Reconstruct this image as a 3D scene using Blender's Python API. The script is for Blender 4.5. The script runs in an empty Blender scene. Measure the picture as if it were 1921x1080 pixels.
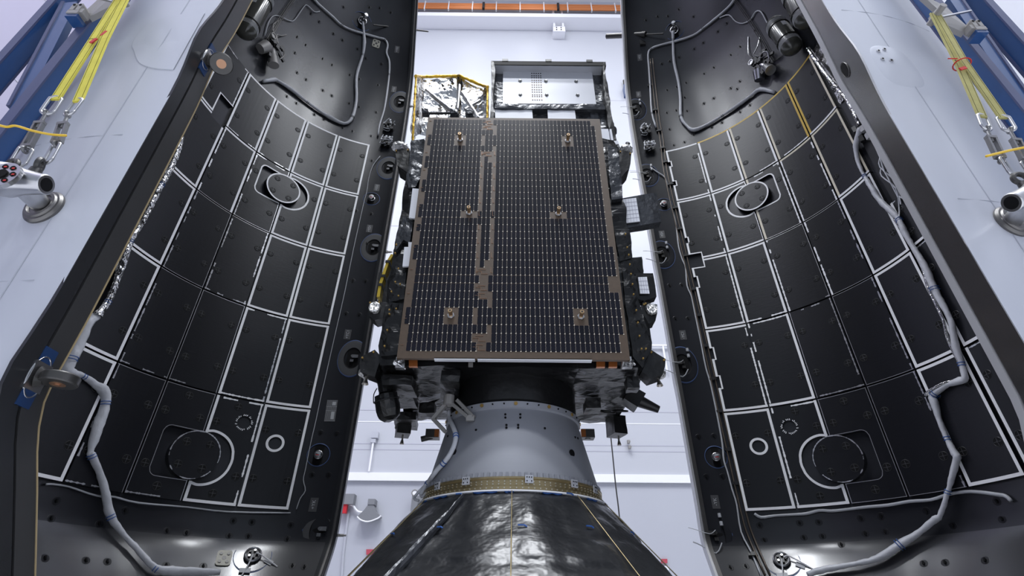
# Satellite standing on its adapter between two open payload fairing halves, in a white high bay.
import bpy, bmesh, math, random
from math import sin, cos, pi, sqrt, atan2, radians
from mathutils import Vector, Matrix, noise
random.seed(7)
S = bpy.context.scene
COL = S.collection
H = 0.9            # eye height: everything is built with the eye level at z = 0 and lifted at the end
FLOOR = -H
V = Vector

# ------------------------------------------------------------------ materials
MATS = {}
def mat(name, col, rough=.5, metal=0., bump=None, var=None, spec=.5, coat=0., aniso=None):
    m = bpy.data.materials.new(name); m.use_nodes = True
    nt = m.node_tree; N = nt.nodes; Lk = nt.links
    b = N['Principled BSDF']
    b.inputs['Base Color'].default_value = (*col, 1)
    b.inputs['Roughness'].default_value = rough
    b.inputs['Metallic'].default_value = metal
    b.inputs['Specular IOR Level'].default_value = spec
    b.inputs['Coat Weight'].default_value = coat
    tc = N.new('ShaderNodeTexCoord')
    if var:            # (scale, amount): cloudy wear in the surface colour
        sc, am = var
        n = N.new('ShaderNodeTexNoise'); n.inputs['Scale'].default_value = sc; n.inputs['Detail'].default_value = 5
        r = N.new('ShaderNodeMapRange'); r.inputs['To Min'].default_value = 1-am; r.inputs['To Max'].default_value = 1+am
        mx = N.new('ShaderNodeMix'); mx.data_type = 'RGBA'; mx.blend_type = 'MULTIPLY'; mx.inputs[0].default_value = 1
        Lk.new(tc.outputs['Object'], n.inputs['Vector']); Lk.new(n.outputs['Fac'], r.inputs['Value'])
        cb = N.new('ShaderNodeCombineColor')
        for i in range(3): Lk.new(r.outputs[0], cb.inputs[i])
        mx.inputs[6].default_value = (*col, 1); Lk.new(cb.outputs[0], mx.inputs[7]); Lk.new(mx.outputs[2], b.inputs['Base Color'])
    if bump:           # (kind, scale xyz, strength, distance)
        kind, sc, st, di = bump
        mp = N.new('ShaderNodeMapping'); mp.inputs['Scale'].default_value = sc if isinstance(sc, tuple) else (sc, sc, sc)
        Lk.new(tc.outputs['Object'], mp.inputs['Vector'])
        if kind == 'noise':
            t = N.new('ShaderNodeTexNoise'); t.inputs['Scale'].default_value = 1; t.inputs['Detail'].default_value = 4; o = t.outputs['Fac']
        elif kind == 'crease':
            t = N.new('ShaderNodeTexVoronoi'); t.feature = 'F1'; t.inputs['Scale'].default_value = 1
            w = N.new('ShaderNodeTexNoise'); w.inputs['Scale'].default_value = 1.7; w.inputs['Detail'].default_value = 3
            Lk.new(mp.outputs[0], w.inputs['Vector'])
            ad = N.new('ShaderNodeVectorMath'); ad.operation = 'ADD'
            Lk.new(mp.outputs[0], ad.inputs[0]); Lk.new(w.outputs['Color'], ad.inputs[1]); Lk.new(ad.outputs[0], t.inputs['Vector'])
            o = t.outputs['Distance']
        else:
            t = N.new('ShaderNodeTexWave'); t.inputs['Scale'].default_value = 1; t.inputs['Distortion'].default_value = 3; t.inputs['Detail'].default_value = 2
            t.bands_direction = 'Z'; o = t.outputs['Fac']
        if kind != 'crease': Lk.new(mp.outputs[0], t.inputs['Vector'])
        bp = N.new('ShaderNodeBump'); bp.inputs['Strength'].default_value = st; bp.inputs['Distance'].default_value = di
        Lk.new(o, bp.inputs['Height']); Lk.new(bp.outputs[0], b.inputs['Normal'])
    MATS[name] = m
    return m
M_liner = mat('carbon_liner', (.0165,.0175,.0218), .27, bump=('noise', 60, .15, .002), var=(3,.18))
M_panel = mat('acoustic_cloth', (.0045,.0051,.0078), .36, bump=('noise', (9,9,55), .17, .005), var=(2,.12), spec=.4)
M_foam = mat('panel_edge', (.008,.008,.009), .7)
M_recess = mat('recess_black', (.005,.005,.006), .75, spec=.15)
M_white_tape = mat('white_tape', (.90,.90,.92), .45, var=(30,.06))
M_silver_tape = mat('silver_tape', (.62,.62,.64), .32, .85, bump=('noise', 90, .5, .003))
M_yellow_tape = mat('yellow_tape', (.66,.44,.07), .5, var=(25,.15))
M_cream_tape = mat('aged_tape', (.74,.68,.55), .5, var=(25,.12))
M_fast = mat('fastener_ring', (.003,.003,.0035), .5, spec=.25)
M_fast2 = mat('fastener_cross', (.055,.056,.06), .4, .3)
M_white_paint = mat('white_paint', (.475,.495,.555), .36, bump=('noise', (1.5,1.5,.6), .12, .05), var=(1.2,.05))
M_flange_dark = mat('dark_flange', (.020,.021,.024), .22, var=(4,.15))
M_flange_grey = mat('grey_flange', (.045,.045,.047), .3, .2, var=(5,.1))
M_bare = mat('bare_metal', (.46,.455,.455), .24, 1., bump=('noise', (3,3,.8), .08, .02), var=(3,.18))
M_bare_dark = mat('worn_metal', (.16,.155,.15), .38, .9, var=(4,.25))
M_gold_line = mat('gold_seal', (.35,.27,.15), .45)
M_cable = mat('white_cable_wrap', (.60,.61,.65), .42, bump=('noise', 25, .5, .01), var=(18,.12))
M_cable_grey = mat('grey_cable_wrap', (.46,.47,.50), .42, bump=('noise', 25, .4, .01), var=(12,.12))
M_wire = mat('thin_wire', (.42,.43,.46), .4)
M_matte = mat('matte_black', (.010,.010,.011), .65, spec=.2)
M_turn = mat('grey_turnbuckle', (.20,.20,.205), .35, .6)
M_black = mat('black_plastic', (.01,.01,.011), .4)
M_blue_tie = mat('blue_tie', (.03,.10,.33), .5)
M_bluering = mat('blue_edge', (.05,.09,.22), .5)
M_steel = mat('steel', (.55,.55,.56), .28, 1., var=(10,.12))
M_greyc = mat('grey_connector', (.4,.4,.42), .4)
M_steel_dark = mat('dark_steel', (.08,.078,.076), .38, .7, var=(10,.2))
M_rod = mat('brown_rod', (.13,.105,.085), .35, .4)
M_copper = mat('copper_bush', (.42,.24,.15), .35, .8)
M_bottle = mat('composite_bottle', (.055,.056,.048), .2, coat=.3, bump=('noise', (3,3,40), .1, .003))
M_beige = mat('beige_plate', (.48,.46,.38), .45)
M_label = mat('label_plate', (.055,.056,.06), .5)
M_labeltxt = mat('label_print', (.45,.46,.48), .5)
M_redmark = mat('red_mark', (.5,.02,.015), .45)
# satellite
M_mli = mat('black_insulation', (.0095,.0097,.0105), .27, bump=('noise', (3,9,9), .35, .05), spec=.36)
M_mli_grey = mat('grey_insulation', (.05,.053,.06), .27, .35, bump=('noise', 5, .45, .06), spec=.6)
M_mli_soft = mat('soft_black_insulation', (.007,.007,.0075), .38, bump=('noise', 4, .3, .05))
M_foil = mat('silver_foil', (.58,.575,.57), .14, 1., bump=('noise', 7, .7, .06))
M_foil_bright = mat('bright_foil', (.86,.85,.83), .34, .85, bump=('crease', 30, .9, .02))
M_pale_metal = mat('pale_metal', (.50,.50,.52), .38, .45, var=(3,.15))
M_foil_edge = mat('gold_foil_edge', (.62,.38,.03), .35, .6, bump=('noise', 60, .6, .01))
M_substrate = mat('brown_substrate', (.080,.053,.034), .5, bump=('noise', 50, .25, .003), var=(22,.22))
M_cell = mat('solar_cell', (.0055,.0055,.011), .24, var=(2.2,.5), spec=.28)
M_inter = mat('interconnect', (.66,.60,.50), .4)
M_inter_dim = mat('cell_gap', (.27,.23,.185), .5)
M_gold_stud = mat('gold_stud', (.62,.42,.24), .3, .9)
M_radiator = mat('white_radiator', (.80,.81,.86), .35)
M_plate = mat('antenna_plate', (.50,.51,.55), .4, .25, var=(3,.04))
M_slot = mat('slot_brown', (.20,.11,.06), .5)
M_carbon = mat('bare_carbon', (.040,.041,.045), .2, bump=('noise', 60, .1, .002), var=(3,.12), spec=.9)
M_kapton = mat('amber_film', (.42,.14,.04), .25, .3)
M_patch = mat('gold_button', (.40,.25,.07), .4, .5)
M_nozzle = mat('nozzle_metal', (.50,.47,.43), .3, 1.)
M_yellow = mat('yellow_band', (.62,.44,.03), .45)
M_cone = mat('brushed_aluminium', (.30,.31,.345), .55, .25, bump=('noise', (2,2,60), .08, .004), var=(2,.05))
M_gold_ring = mat('chromate_gold', (.36,.29,.16), .36, .8, var=(9,.25))
M_rivet = mat('rivet', (.62,.58,.48), .3, .8)
M_shroud = mat('black_shroud_film', (.015,.0160,.0185), .31, .0, bump=('noise', (2.4,2.4,3.6), .55, .08), spec=.75)
M_cleat = mat('white_cord', (.72,.72,.74), .5)
# frames, slings, room
M_blue = mat('blue_enamel', (.016,.060,.185), .32, var=(2,.2), coat=.3)
M_blue_lit = mat('blue_enamel_worn', (.050,.062,.14), .4, var=(3,.1))  # paler copy of the frame blue, with the front light put into the colour
M_strap = mat('yellow_webbing', (.62,.55,.07), .7, bump=('noise', (60,60,8), .4, .004), var=(14,.22))
M_strap_old = mat('faded_webbing', (.36,.33,.12), .7, bump=('noise', (60,60,8), .4, .004), var=(14,.25))
M_plasticyel = mat('yellow_plastic', (.75,.48,.03), .4)
M_grey_lug = mat('grey_lug', (.30,.29,.28), .5, .3)
M_wall = mat('white_panel_wall', (.52,.53,.575), .32, spec=.3, bump=('noise', (.7,.7,2.5), .08, .05))
M_wall_low = mat('lower_wall', (.485,.495,.545), .3)
M_trim = mat('white_trim', (.9,.9,.93), .35)
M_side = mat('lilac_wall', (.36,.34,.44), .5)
M_seam = mat('panel_seam', (.45,.45,.52), .6)
M_floor = mat('white_floor', (.66,.67,.69), .25, var=(1,.04))
M_ceil = mat('ceiling_white', (.8,.8,.82), .6)
M_orange = mat('orange_conductor', (.72,.24,.07), .5)
M_red = mat('red_alarm', (.55,.02,.03), .4)
M_redsign = mat('red_sign', (.48,.07,.10), .5)
M_greybox = mat('grey_box', (.21,.215,.23), .5)
M_navy = mat('navy_cap', (.01,.035,.11), .4)

# ------------------------------------------------------------------ mesh helpers
class MB:
    """collects shapes, becomes ONE mesh"""
    def __init__(s): s.v = []; s.f = []; s.m = []
    def add(s, vs, fs, mi=0):
        o = len(s.v); s.v += [tuple(q) for q in vs]; s.f += [tuple(o+i for i in f) for f in fs]; s.m += [mi]*len(fs); return s
    def box(s, c, d, R=None, mi=0):
        x, y, z = d[0]/2, d[1]/2, d[2]/2
        vs = [V((a, b, e)) for a in (-x, x) for b in (-y, y) for e in (-z, z)]
        if R: vs = [R @ q for q in vs]
        return s.add([q+V(c) for q in vs], [(0,1,3,2),(4,6,7,5),(0,4,5,1),(2,3,7,6),(0,2,6,4),(1,5,7,3)], mi)
    def span(s, a, b, mi=0):
        return s.box([(p+q)/2 for p, q in zip(a, b)], [abs(p-q) for p, q in zip(a, b)], None, mi)
    def bar(s, a, b, w, h, up=(0,0,1), mi=0):
        a, b = V(a), V(b); d = (b-a); l = d.length; d.normalize(); u = V(up)
        x = d.cross(u)
        if x.length < 1e-4: x = d.cross(V((0,1,0)))
        x.normalize(); y = x.cross(d)
        R = Matrix((x, d, y)).transposed()
        return s.box((a+b)/2, (w, l, h), R, mi)
    def cyl(s, a, b, r0, r1=None, n=16, mi=0, caps=True):
        r1 = r0 if r1 is None else r1
        a, b = V(a), V(b); d = (b-a).normalized()
        x = d.orthogonal().normalized(); y = d.cross(x)
        vs = []
        for p, r in ((a, r0), (b, r1)):
            vs += [p + x*(r*cos(2*pi*i/n)) + y*(r*sin(2*pi*i/n)) for i in range(n)]
        fs = [(i, (i+1) % n, n+(i+1) % n, n+i) for i in range(n)]
        if caps: fs += [tuple(range(n))[::-1], tuple(range(n, 2*n))]
        return s.add(vs, fs, mi)
    def lathe(s, prof, c=(0,0,0), axis=(0,0,1), n=32, mi=0, a0=0, a1=2*pi):
        d = V(axis).normalized()
        x = V((1,0,0)) if abs(d.z) > .99 else d.orthogonal().normalized()
        y = d.cross(x); full = abs(a1-a0-2*pi) < 1e-6; k = n if full else n+1
        vs = []
        for r, h in prof:
            vs += [V(c) + d*h + x*(r*cos(a0+(a1-a0)*i/n)) + y*(r*sin(a0+(a1-a0)*i/n)) for i in range(k)]
        fs = []
        for j in range(len(prof)-1):
            for i in range(n):
                i2 = (i+1) % k
                fs.append((j*k+i, j*k+i2, (j+1)*k+i2, (j+1)*k+i))
        return s.add(vs, fs, mi)
    def tube(s, pts, r, n=8, mi=0, smooth=3, flat=1.):
        P = [V(p) for p in pts]
        if smooth > 1 and len(P) > 2:
            Q = []; R = []
            for i in range(len(P)-1):
                p0, p1, p2, p3 = P[max(i-1,0)], P[i], P[i+1], P[min(i+2,len(P)-1)]
                for k in range(smooth):
                    t = k/smooth
                    Q.append(.5*((2*p1)+(p2-p0)*t+(2*p0-5*p1+4*p2-p3)*t*t+(3*p1-p0-3*p2+p3)*t**3))
                    if isinstance(r, (list, tuple)): R.append(r[i]+(r[i+1]-r[i])*t)
            Q.append(P[-1])
            if isinstance(r, (list, tuple)): R.append(r[-1]); r = R
            P = Q
        vs = []; nn = None
        for i, p in enumerate(P):
            t = (P[min(i+1,len(P)-1)]-P[max(i-1,0)])
            if t.length < 1e-7: t = V((0,0,1))
            t.normalize()
            nn = t.orthogonal().normalized() if nn is None else (nn - t*nn.dot(t)).normalized()
            b = t.cross(nn); rr = r[i] if isinstance(r, (list, tuple)) else r
            vs += [p + nn*(rr*cos(2*pi*k/n)) + b*(rr*flat*sin(2*pi*k/n)) for k in range(n)]
        fs = []
        for i in range(len(P)-1):
            for k in range(n):
                fs.append((i*n+k, i*n+(k+1) % n, (i+1)*n+(k+1) % n, (i+1)*n+k))
        fs += [tuple(range(n))[::-1], tuple(range((len(P)-1)*n, len(P)*n))]
        return s.add(vs, fs, mi)
    def prism(s, poly, dvec, mi=0):
        n = len(poly); d = V(dvec)
        vs = [V(p) for p in poly] + [V(p)+d for p in poly]
        return s.add(vs, [tuple(range(n)), tuple(range(n, 2*n))[::-1]] + [(i, n+i, n+(i+1) % n, (i+1) % n) for i in range(n)], mi)
    def torus(s, c, axis, R, r, n=24, k=8, mi=0, sx=1., ax=None):
        d = V(axis).normalized(); x = V(ax).normalized() if ax else d.orthogonal().normalized(); y = d.cross(x)
        vs = []
        for i in range(n):
            a = 2*pi*i/n; q = x*(cos(a)*sx) + y*sin(a); cen = V(c)+q*R; qn = (x*cos(a)+y*sin(a)).normalized()
            vs += [cen + qn*(r*cos(2*pi*j/k)) + d*(r*sin(2*pi*j/k)) for j in range(k)]
        fs = [(i*k+j, ((i+1) % n)*k+j, ((i+1) % n)*k+(j+1) % k, i*k+(j+1) % k) for i in range(n) for j in range(k)]
        return s.add(vs, fs, mi)
    def mesh(s, name, mats, smooth=False):
        me = bpy.data.meshes.new(name); me.from_pydata(s.v, [], s.f); me.validate()
        for m in (mats if isinstance(mats, (list, tuple)) else [mats]): me.materials.append(m)
        if len(me.polygons) == len(s.m): me.polygons.foreach_set('material_index', s.m)
        bm = bmesh.new(); bm.from_mesh(me); bmesh.ops.recalc_face_normals(bm, faces=bm.faces); bm.to_mesh(me); bm.free()
        if smooth:
            me.polygons.foreach_set('use_smooth', [True]*len(me.polygons))
            if smooth != 2: me.set_sharp_from_angle(angle=radians(38))
        return me
def crumple(mb, name, mats, size=.09, amp=.014, freq=5., smooth=False, seed=0., times=6):
    """subdivide until edges are short, then crease like hand-wrapped film"""
    me = mb.mesh(name, mats); bm = bmesh.new(); bm.from_mesh(me)
    bmesh.ops.remove_doubles(bm, verts=bm.verts, dist=1e-5)
    bmesh.ops.triangulate(bm, faces=bm.faces)
    for _ in range(times):
        es = [e for e in bm.edges if e.calc_length() > size]
        if not es or len(bm.verts) > 30000: break
        bmesh.ops.subdivide_edges(bm, edges=es, cuts=1)
        bmesh.ops.triangulate(bm, faces=[f for f in bm.faces if len(f.verts) > 4])
    bm.normal_update()
    for v in bm.verts:
        p = v.co*freq + V((seed, seed*1.3, 0))
        n = noise.noise(p) + .6*abs(noise.noise(p*2.1)) + .35*abs(noise.noise(p*4.7))
        w = noise.noise_vector(p*1.3)
        v.co += v.normal*(n*amp) + w*(amp*.5)
    bm.to_mesh(me); bm.free()
    if smooth: me.polygons.foreach_set('use_smooth', [True]*len(me.polygons))
    return me

BASE = {}
def prop(o, label=None, cat=None, group=None, kind=None):
    if label: o['label'] = label
    if cat: o['category'] = cat
    if group: o['group'] = group
    if kind: o['kind'] = kind
    return o
def thing(name, loc, label, cat, group=None):
    o = bpy.data.objects.new(name, None); COL.objects.link(o); o.location = loc; o.empty_display_size = .1
    BASE[o] = V(loc)
    return prop(o, label, cat, group)
def part(name, me, parent, label=None, at=None):
    o = bpy.data.objects.new(name, me); COL.objects.link(o); o.parent = parent
    b = BASE.get(parent, V((0,0,0)))
    if at is None: o.location = -b
    else: o.matrix_local = Matrix.Translation(-b) @ at
    return prop(o, label)
def single(name, me, label, cat, group=None, kind=None):
    o = bpy.data.objects.new(name, me); COL.objects.link(o)
    return prop(o, label, cat, group, kind)
def struct(name, me):
    return single(name, me, None, None, None, 'structure')
def text_mesh(name, txt, size, m, extrude=.0008):
    cu = bpy.data.curves.new(name+'_curve', 'FONT'); cu.body = txt; cu.size = size; cu.extrude = extrude
    cu.align_x = 'CENTER'; cu.align_y = 'CENTER'
    o = bpy.data.objects.new(name+'_tmp', cu); COL.objects.link(o)
    bpy.context.view_layer.update()
    me = bpy.data.meshes.new_from_object(o.evaluated_get(bpy.context.evaluated_depsgraph_get()))
    bpy.data.objects.remove(o); bpy.data.curves.remove(cu)
    me.name = name; me.materials.clear(); me.materials.append(m)
    return me
def frame_mat(p, x, y, z):
    return Matrix(((x[0],y[0],z[0],p[0]),(x[1],y[1],z[1],p[1]),(x[2],y[2],z[2],p[2]),(0,0,0,1)))

# ------------------------------------------------------------------ fairing halves
AX = {'L': (-2.168, 4.644, -1, .022, pi+.015), 'R': (2.468, 4.772, 1, .036, pi)}
ZP = [FLOOR, .60, .68, .74, .80, .88, 8.2, 8.7, 9.1, 9.6, 10, 10.5, 11, 11.5, 11.9, 12.3, 12.6, 12.85, 13]
RP = [2.55-.62*1.64, 2.455, 2.497, 2.522, 2.539, 2.55, 2.55, 2.522, 2.485, 2.42, 2.33, 2.15, 1.95, 1.77, 1.57, 1.28, 1.0, .68, .3]
def rin(z):
    if z <= ZP[0]: return RP[0]
    for i in range(len(ZP)-1):
        if z <= ZP[i+1]:
            t = (z-ZP[i])/(ZP[i+1]-ZP[i]); return RP[i]+(RP[i+1]-RP[i])*t
    return RP[-1]
def sp(s, ph, z, r):
    cx, cy, sg = AX[s][:3]
    return V((cx+sg*r*sin(ph), cy+r*cos(ph), z))
def inw(s, ph, z, off=0.):
    return sp(s, ph, z, rin(z)-off)
def basis(s, ph):
    """(towards rising phi, up, inward normal)"""
    sg = AX[s][2]
    n = V((-sg*sin(ph), -cos(ph), 0)); t = V((sg*cos(ph), -sin(ph), 0))
    return t, V((0,0,1)), n
def at_wall(s, ph, z, off, flip=False, slope=True):
    """local frame on the liner: local z points into the half, local y is up the wall"""
    t, u, n = basis(s, ph)
    if slope:
        dr = (rin(z+.05)-rin(z-.05))/.1
        u = (u - n*dr).normalized()
    x = u.cross(-n if False else n).normalized()
    n2 = x.cross(u).normalized()
    if n2.dot(n) < 0: x = -x; n2 = -n2
    p = inw(s, ph, z, 0)+n2*off
    return frame_mat(p, x, u, n2)

def make_shell(s):
    ph0, ph1 = AX[s][3], AX[s][4]
    zs = [FLOOR, -.4, 0, .3, .5] + [z for z in ZP[1:]]
    zz = []
    for a, b in zip(zs, zs[1:]):
        k = max(1, int((b-a)/.6)); zz += [a+(b-a)*i/k for i in range(k)]
    zz.append(zs[-1])
    n = 72; mb = MB()
    phs = [ph0+(ph1-ph0)*i/n for i in range(n+1)]
    W = len(phs)
    vi = [inw(s, p, z, 0) for z in zz for p in phs]; vo = [inw(s, p, z, -.035) for z in zz for p in phs]
    k = len(vi); fi = []; fo = []; fe = []
    for j in range(len(zz)-1):
        for i in range(n):
            q = (j*W+i, j*W+i+1, (j+1)*W+i+1, (j+1)*W+i)
            fi.append(q); fo.append(tuple(k+a for a in q))
        for i in (0, n): fe.append((j*W+i, (j+1)*W+i, k+(j+1)*W+i, k+j*W+i))
    for j in (0, len(zz)-1):
        for i in range(n): fe.append((j*W+i, j*W+i+1, k+j*W+i+1, k+j*W+i))
    mb.v = vi+vo; mb.f = fi+fo+fe; mb.m = [2 if zz[q//n] < .74 else 0 for q in range(len(fi))]+[1]*len(fo)+[0]*len(fe)
    return mb.mesh('shell', [M_liner, M_white_paint, M_carbon], smooth=True)

PHI = [.256, .503, .745, .989, 1.231, 1.461, 1.70]
ZR = [7.842, 6.481, 5.123, 3.772, 2.426, 1.09]
RF = 2.50
def slab(s, p0, p1, z0, z1, holes, r0=RF, r1=2.549, n=8, name='acoustic_panel', mats=None):
    """curved slab phi p0..p1, z z0..z1 with z-convex holes cut through; hole = (pa, pb, f(phi)->(zl,zu))"""
    brk = {p0, p1} | {p0+(p1-p0)*i/n for i in range(n+1)}
    for pa, pb, f in holes:
        if pb > p0 and pa < p1:
            brk |= {max(pa, p0), min(pb, p1)}
            m = 22
            brk |= {q for q in (pa+(pb-pa)*i/m for i in range(m+1)) if p0 < q < p1}
    brk = sorted(brk); bp = [brk[0]]
    for q in brk[1:]:
        if q-bp[-1] > 2e-4: bp.append(q)
    bm = bmesh.new(); cache = {}
    def vert(p, z):
        k = (round(p, 5), round(z, 4))
        if k not in cache: cache[k] = bm.verts.new(sp(s, p, z, r0))
        return cache[k]
    def spans(p, pm):
        iv = [(z0, z1)]
        for pa, pb, f in holes:
            if pa < pm < pb:
                a, b = f(p); out = []
                for u, v in iv:
                    if b <= u or a >= v: out.append((u, v)); continue
                    if a > u+.002: out.append((u, a))
                    if b < v-.002: out.append((b, v))
                iv = out
        return iv
    for a, b in zip(bp, bp[1:]):
        pm = (a+b)/2; A, B = spans(a+1e-6, pm), spans(b-1e-6, pm)
        if len(A) != len(B): A = B = spans(pm, pm)
        for (u0, u1), (w0, w1) in zip(A, B):
            vs = [vert(a, u0), vert(b, w0), vert(b, w1), vert(a, u1)]
            if len(set(vs)) == 4:
                try: bm.faces.new(vs)
                except ValueError: pass
    cx, cy = AX[s][:2]
    g = bmesh.ops.extrude_face_region(bm, geom=list(bm.faces), use_keep_orig=True)
    for v in g['geom']:
        if isinstance(v, bmesh.types.BMVert):
            k = r1/r0; v.co.x = cx+(v.co.x-cx)*k; v.co.y = cy+(v.co.y-cy)*k
    bmesh.ops.recalc_face_normals(bm, faces=bm.faces)
    me = bpy.data.meshes.new(name); bm.to_mesh(me); bm.free()
    for m in (mats or [M_panel]): me.materials.append(m)
    return me
def strip(mb, s, pts, w, r, th=.0016, mi=0, closed=False, wf=None):
    """tape laid along (phi,z) points: a thin ribbon lying on radius r"""
    n = len(pts); L = []; R = []
    for i, (p, z) in enumerate(pts):
        a = pts[(i-1) % n] if (closed or i) else pts[0]; b = pts[(i+1) % n] if (closed or i < n-1) else pts[-1]
        d = V(((b[0]-a[0])*2.5, b[1]-a[1], 0)); d.normalize()
        nx, nz = -d.y, d.x; ww = wf[i] if wf else w
        L.append((p+nx*ww/2/2.5, z+nz*ww/2)); R.append((p-nx*ww/2/2.5, z-nz*ww/2))
    vs = [sp(s, *q, r) for q in L]+[sp(s, *q, r) for q in R]+[sp(s, *q, r+th) for q in L]+[sp(s, *q, r+th) for q in R]
    fs = []
    for i in range(n if closed else n-1):
        j = (i+1) % n
        fs += [(i, j, n+j, n+i), (i, 2*n+i, 2*n+j, j), (n+i, n+j, 3*n+j, 3*n+i)]
    mb.add(vs, fs, mi)
def line(a, b, k=6): return [(a[0]+(b[0]-a[0])*i/k, a[1]+(b[1]-a[1])*i/k) for i in range(k+1)]
def tape_edge(mb, s, kind, a, b, inward):
    """kind w white, c cream, y yellow, s ragged silver, r ragged white, d bare with its edge highlight drawn as a thin silver line"""
    w = .033; ins = .017 if kind != 'd' else .004
    a = (a[0]+inward[0]*ins/2.5, a[1]+inward[1]*ins); b = (b[0]+inward[0]*ins/2.5, b[1]+inward[1]*ins)
    mi = {'w': 0, 's': 1, 'r': 0, 'y': 2, 'c': 3, 'd': 1}[kind]
    if kind == 'd': strip(mb, s, line(a, b), .006, RF-.0012, mi=1); return  # thin silver strip painted in for the highlight along a bare edge
    if kind in 'wyc':
        strip(mb, s, line(a, b), w, RF-.0016, mi=mi)
    else:
        L = sqrt(((b[0]-a[0])*2.5)**2+(b[1]-a[1])**2); k = int(L/.02); rn = random.Random(int(a[0]*7919+a[1]*1471)+(17 if s == 'L' else 0))
        P = line(a, b, k); i = 0
        while i < k:
            run = rn.randint(2, 9)
            if rn.random() < (.62 if kind == 's' else .8):
                seg = P[i:min(i+run, k)+1]
                if len(seg) > 1:
                    wf = [(.008+.018*rn.random()**2) if kind == 's' else (.012+.016*rn.random()) for _ in seg]
                    strip(mb, s, seg, w, RF-.0016, mi=mi, wf=wf)
            i += run
def ring_pts(pc, zc, ra, n=40, a0=0, a1=2*pi, rz=None):
    k = n if abs(a1-a0-2*pi) < 1e-6 else n+1
    return [(pc+ra/2.5*cos(a0+(a1-a0)*i/n), zc+(rz or ra)*sin(a0+(a1-a0)*i/n)) for i in range(k)]

def hole_fns(s, zc, pc):
    """D-shaped opening: half circle towards the back, rounded square towards the front"""
    pr, rr = pc-.045, .315
    pl, hz, cr = pc+.172, .285, .09
    def f(p):
        if p <= pr:
            q = max(0., rr*rr-((p-pr)*2.5)**2); h = sqrt(q); return zc-h, zc+h
        t = min(1, (p-pr)/.05); h = rr+(hz-rr)*t
        e = (pl-p)*2.5
        if e < cr: h = hz-cr+sqrt(max(0., cr*cr-(cr-e)**2))
        return zc-h, zc+h
    return (pr-rr/2.5, pl, f)
def circ(pc, zc, r):
    return (pc-r/2.5, pc+r/2.5, lambda p: (zc-sqrt(max(0., r*r-((p-pc)*2.5)**2)), zc+sqrt(max(0., r*r-((p-pc)*2.5)**2))))
def rect(pa, pb, za, zb): return (pa, pb, lambda p: (za, zb))
# tape on each panel's edges, row by row: top, back, front, bottom
TL = [['wwww','wwww','wwws','wwws','srww'],
      ['wwww','wwww','sdsd','wwrd','wwww'],
      ['wwww','wwww','dsss','ddsd','wwww'],
      ['wwww','rswr','ddds','ddss','wwww'],
      ['wwww','rrww','ddds','ddss','wwww']]
TR = [['wwrw','ywww','ycwr','ycyr','yycw'],
      ['wwrw','wwdw','rcrd','crrd','cccw'],
      ['wwrw','wwwr','drds','drsd','wwww'],
      ['wwrw','rrww','sdss','ddsd','wwww'],
      ['wwww','rrww','dddd','ddsd','wwww']]
FAST = None
def fastener_mesh():
    a = MB(); a.lathe([(0,.004),(.040,.004),(.047,.0025),(.050,0)], n=24)
    b = MB(); b.box((0,0,.0048), (.078,.007,.002)); b.box((0,0,.0048), (.007,.078,.002)); b.torus((0,0,.003), (0,0,1), .046, .002, 24, 4)
    m = MB(); m.add(a.v, a.f, 0); m.add(b.v, b.f, 1); m.cyl((0,0,.004), (0,0,.009), .009, n=8, mi=1)
    return m.mesh('fastener', [M_fast, M_fast2])
def insert_mesh():
    m = MB(); m.lathe([(.0,.006),(.012,.006),(.016,.001)], n=12, mi=1); m.lathe([(.016,.0012),(.038,.0012),(.041,0)], n=18, mi=0)
    m.box((0,0,.010), (.016,.040,.010), Matrix.Rotation(.2, 3, 'Z'), 1)
    return m.mesh('threaded_insert', [M_panel, M_recess])
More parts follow.
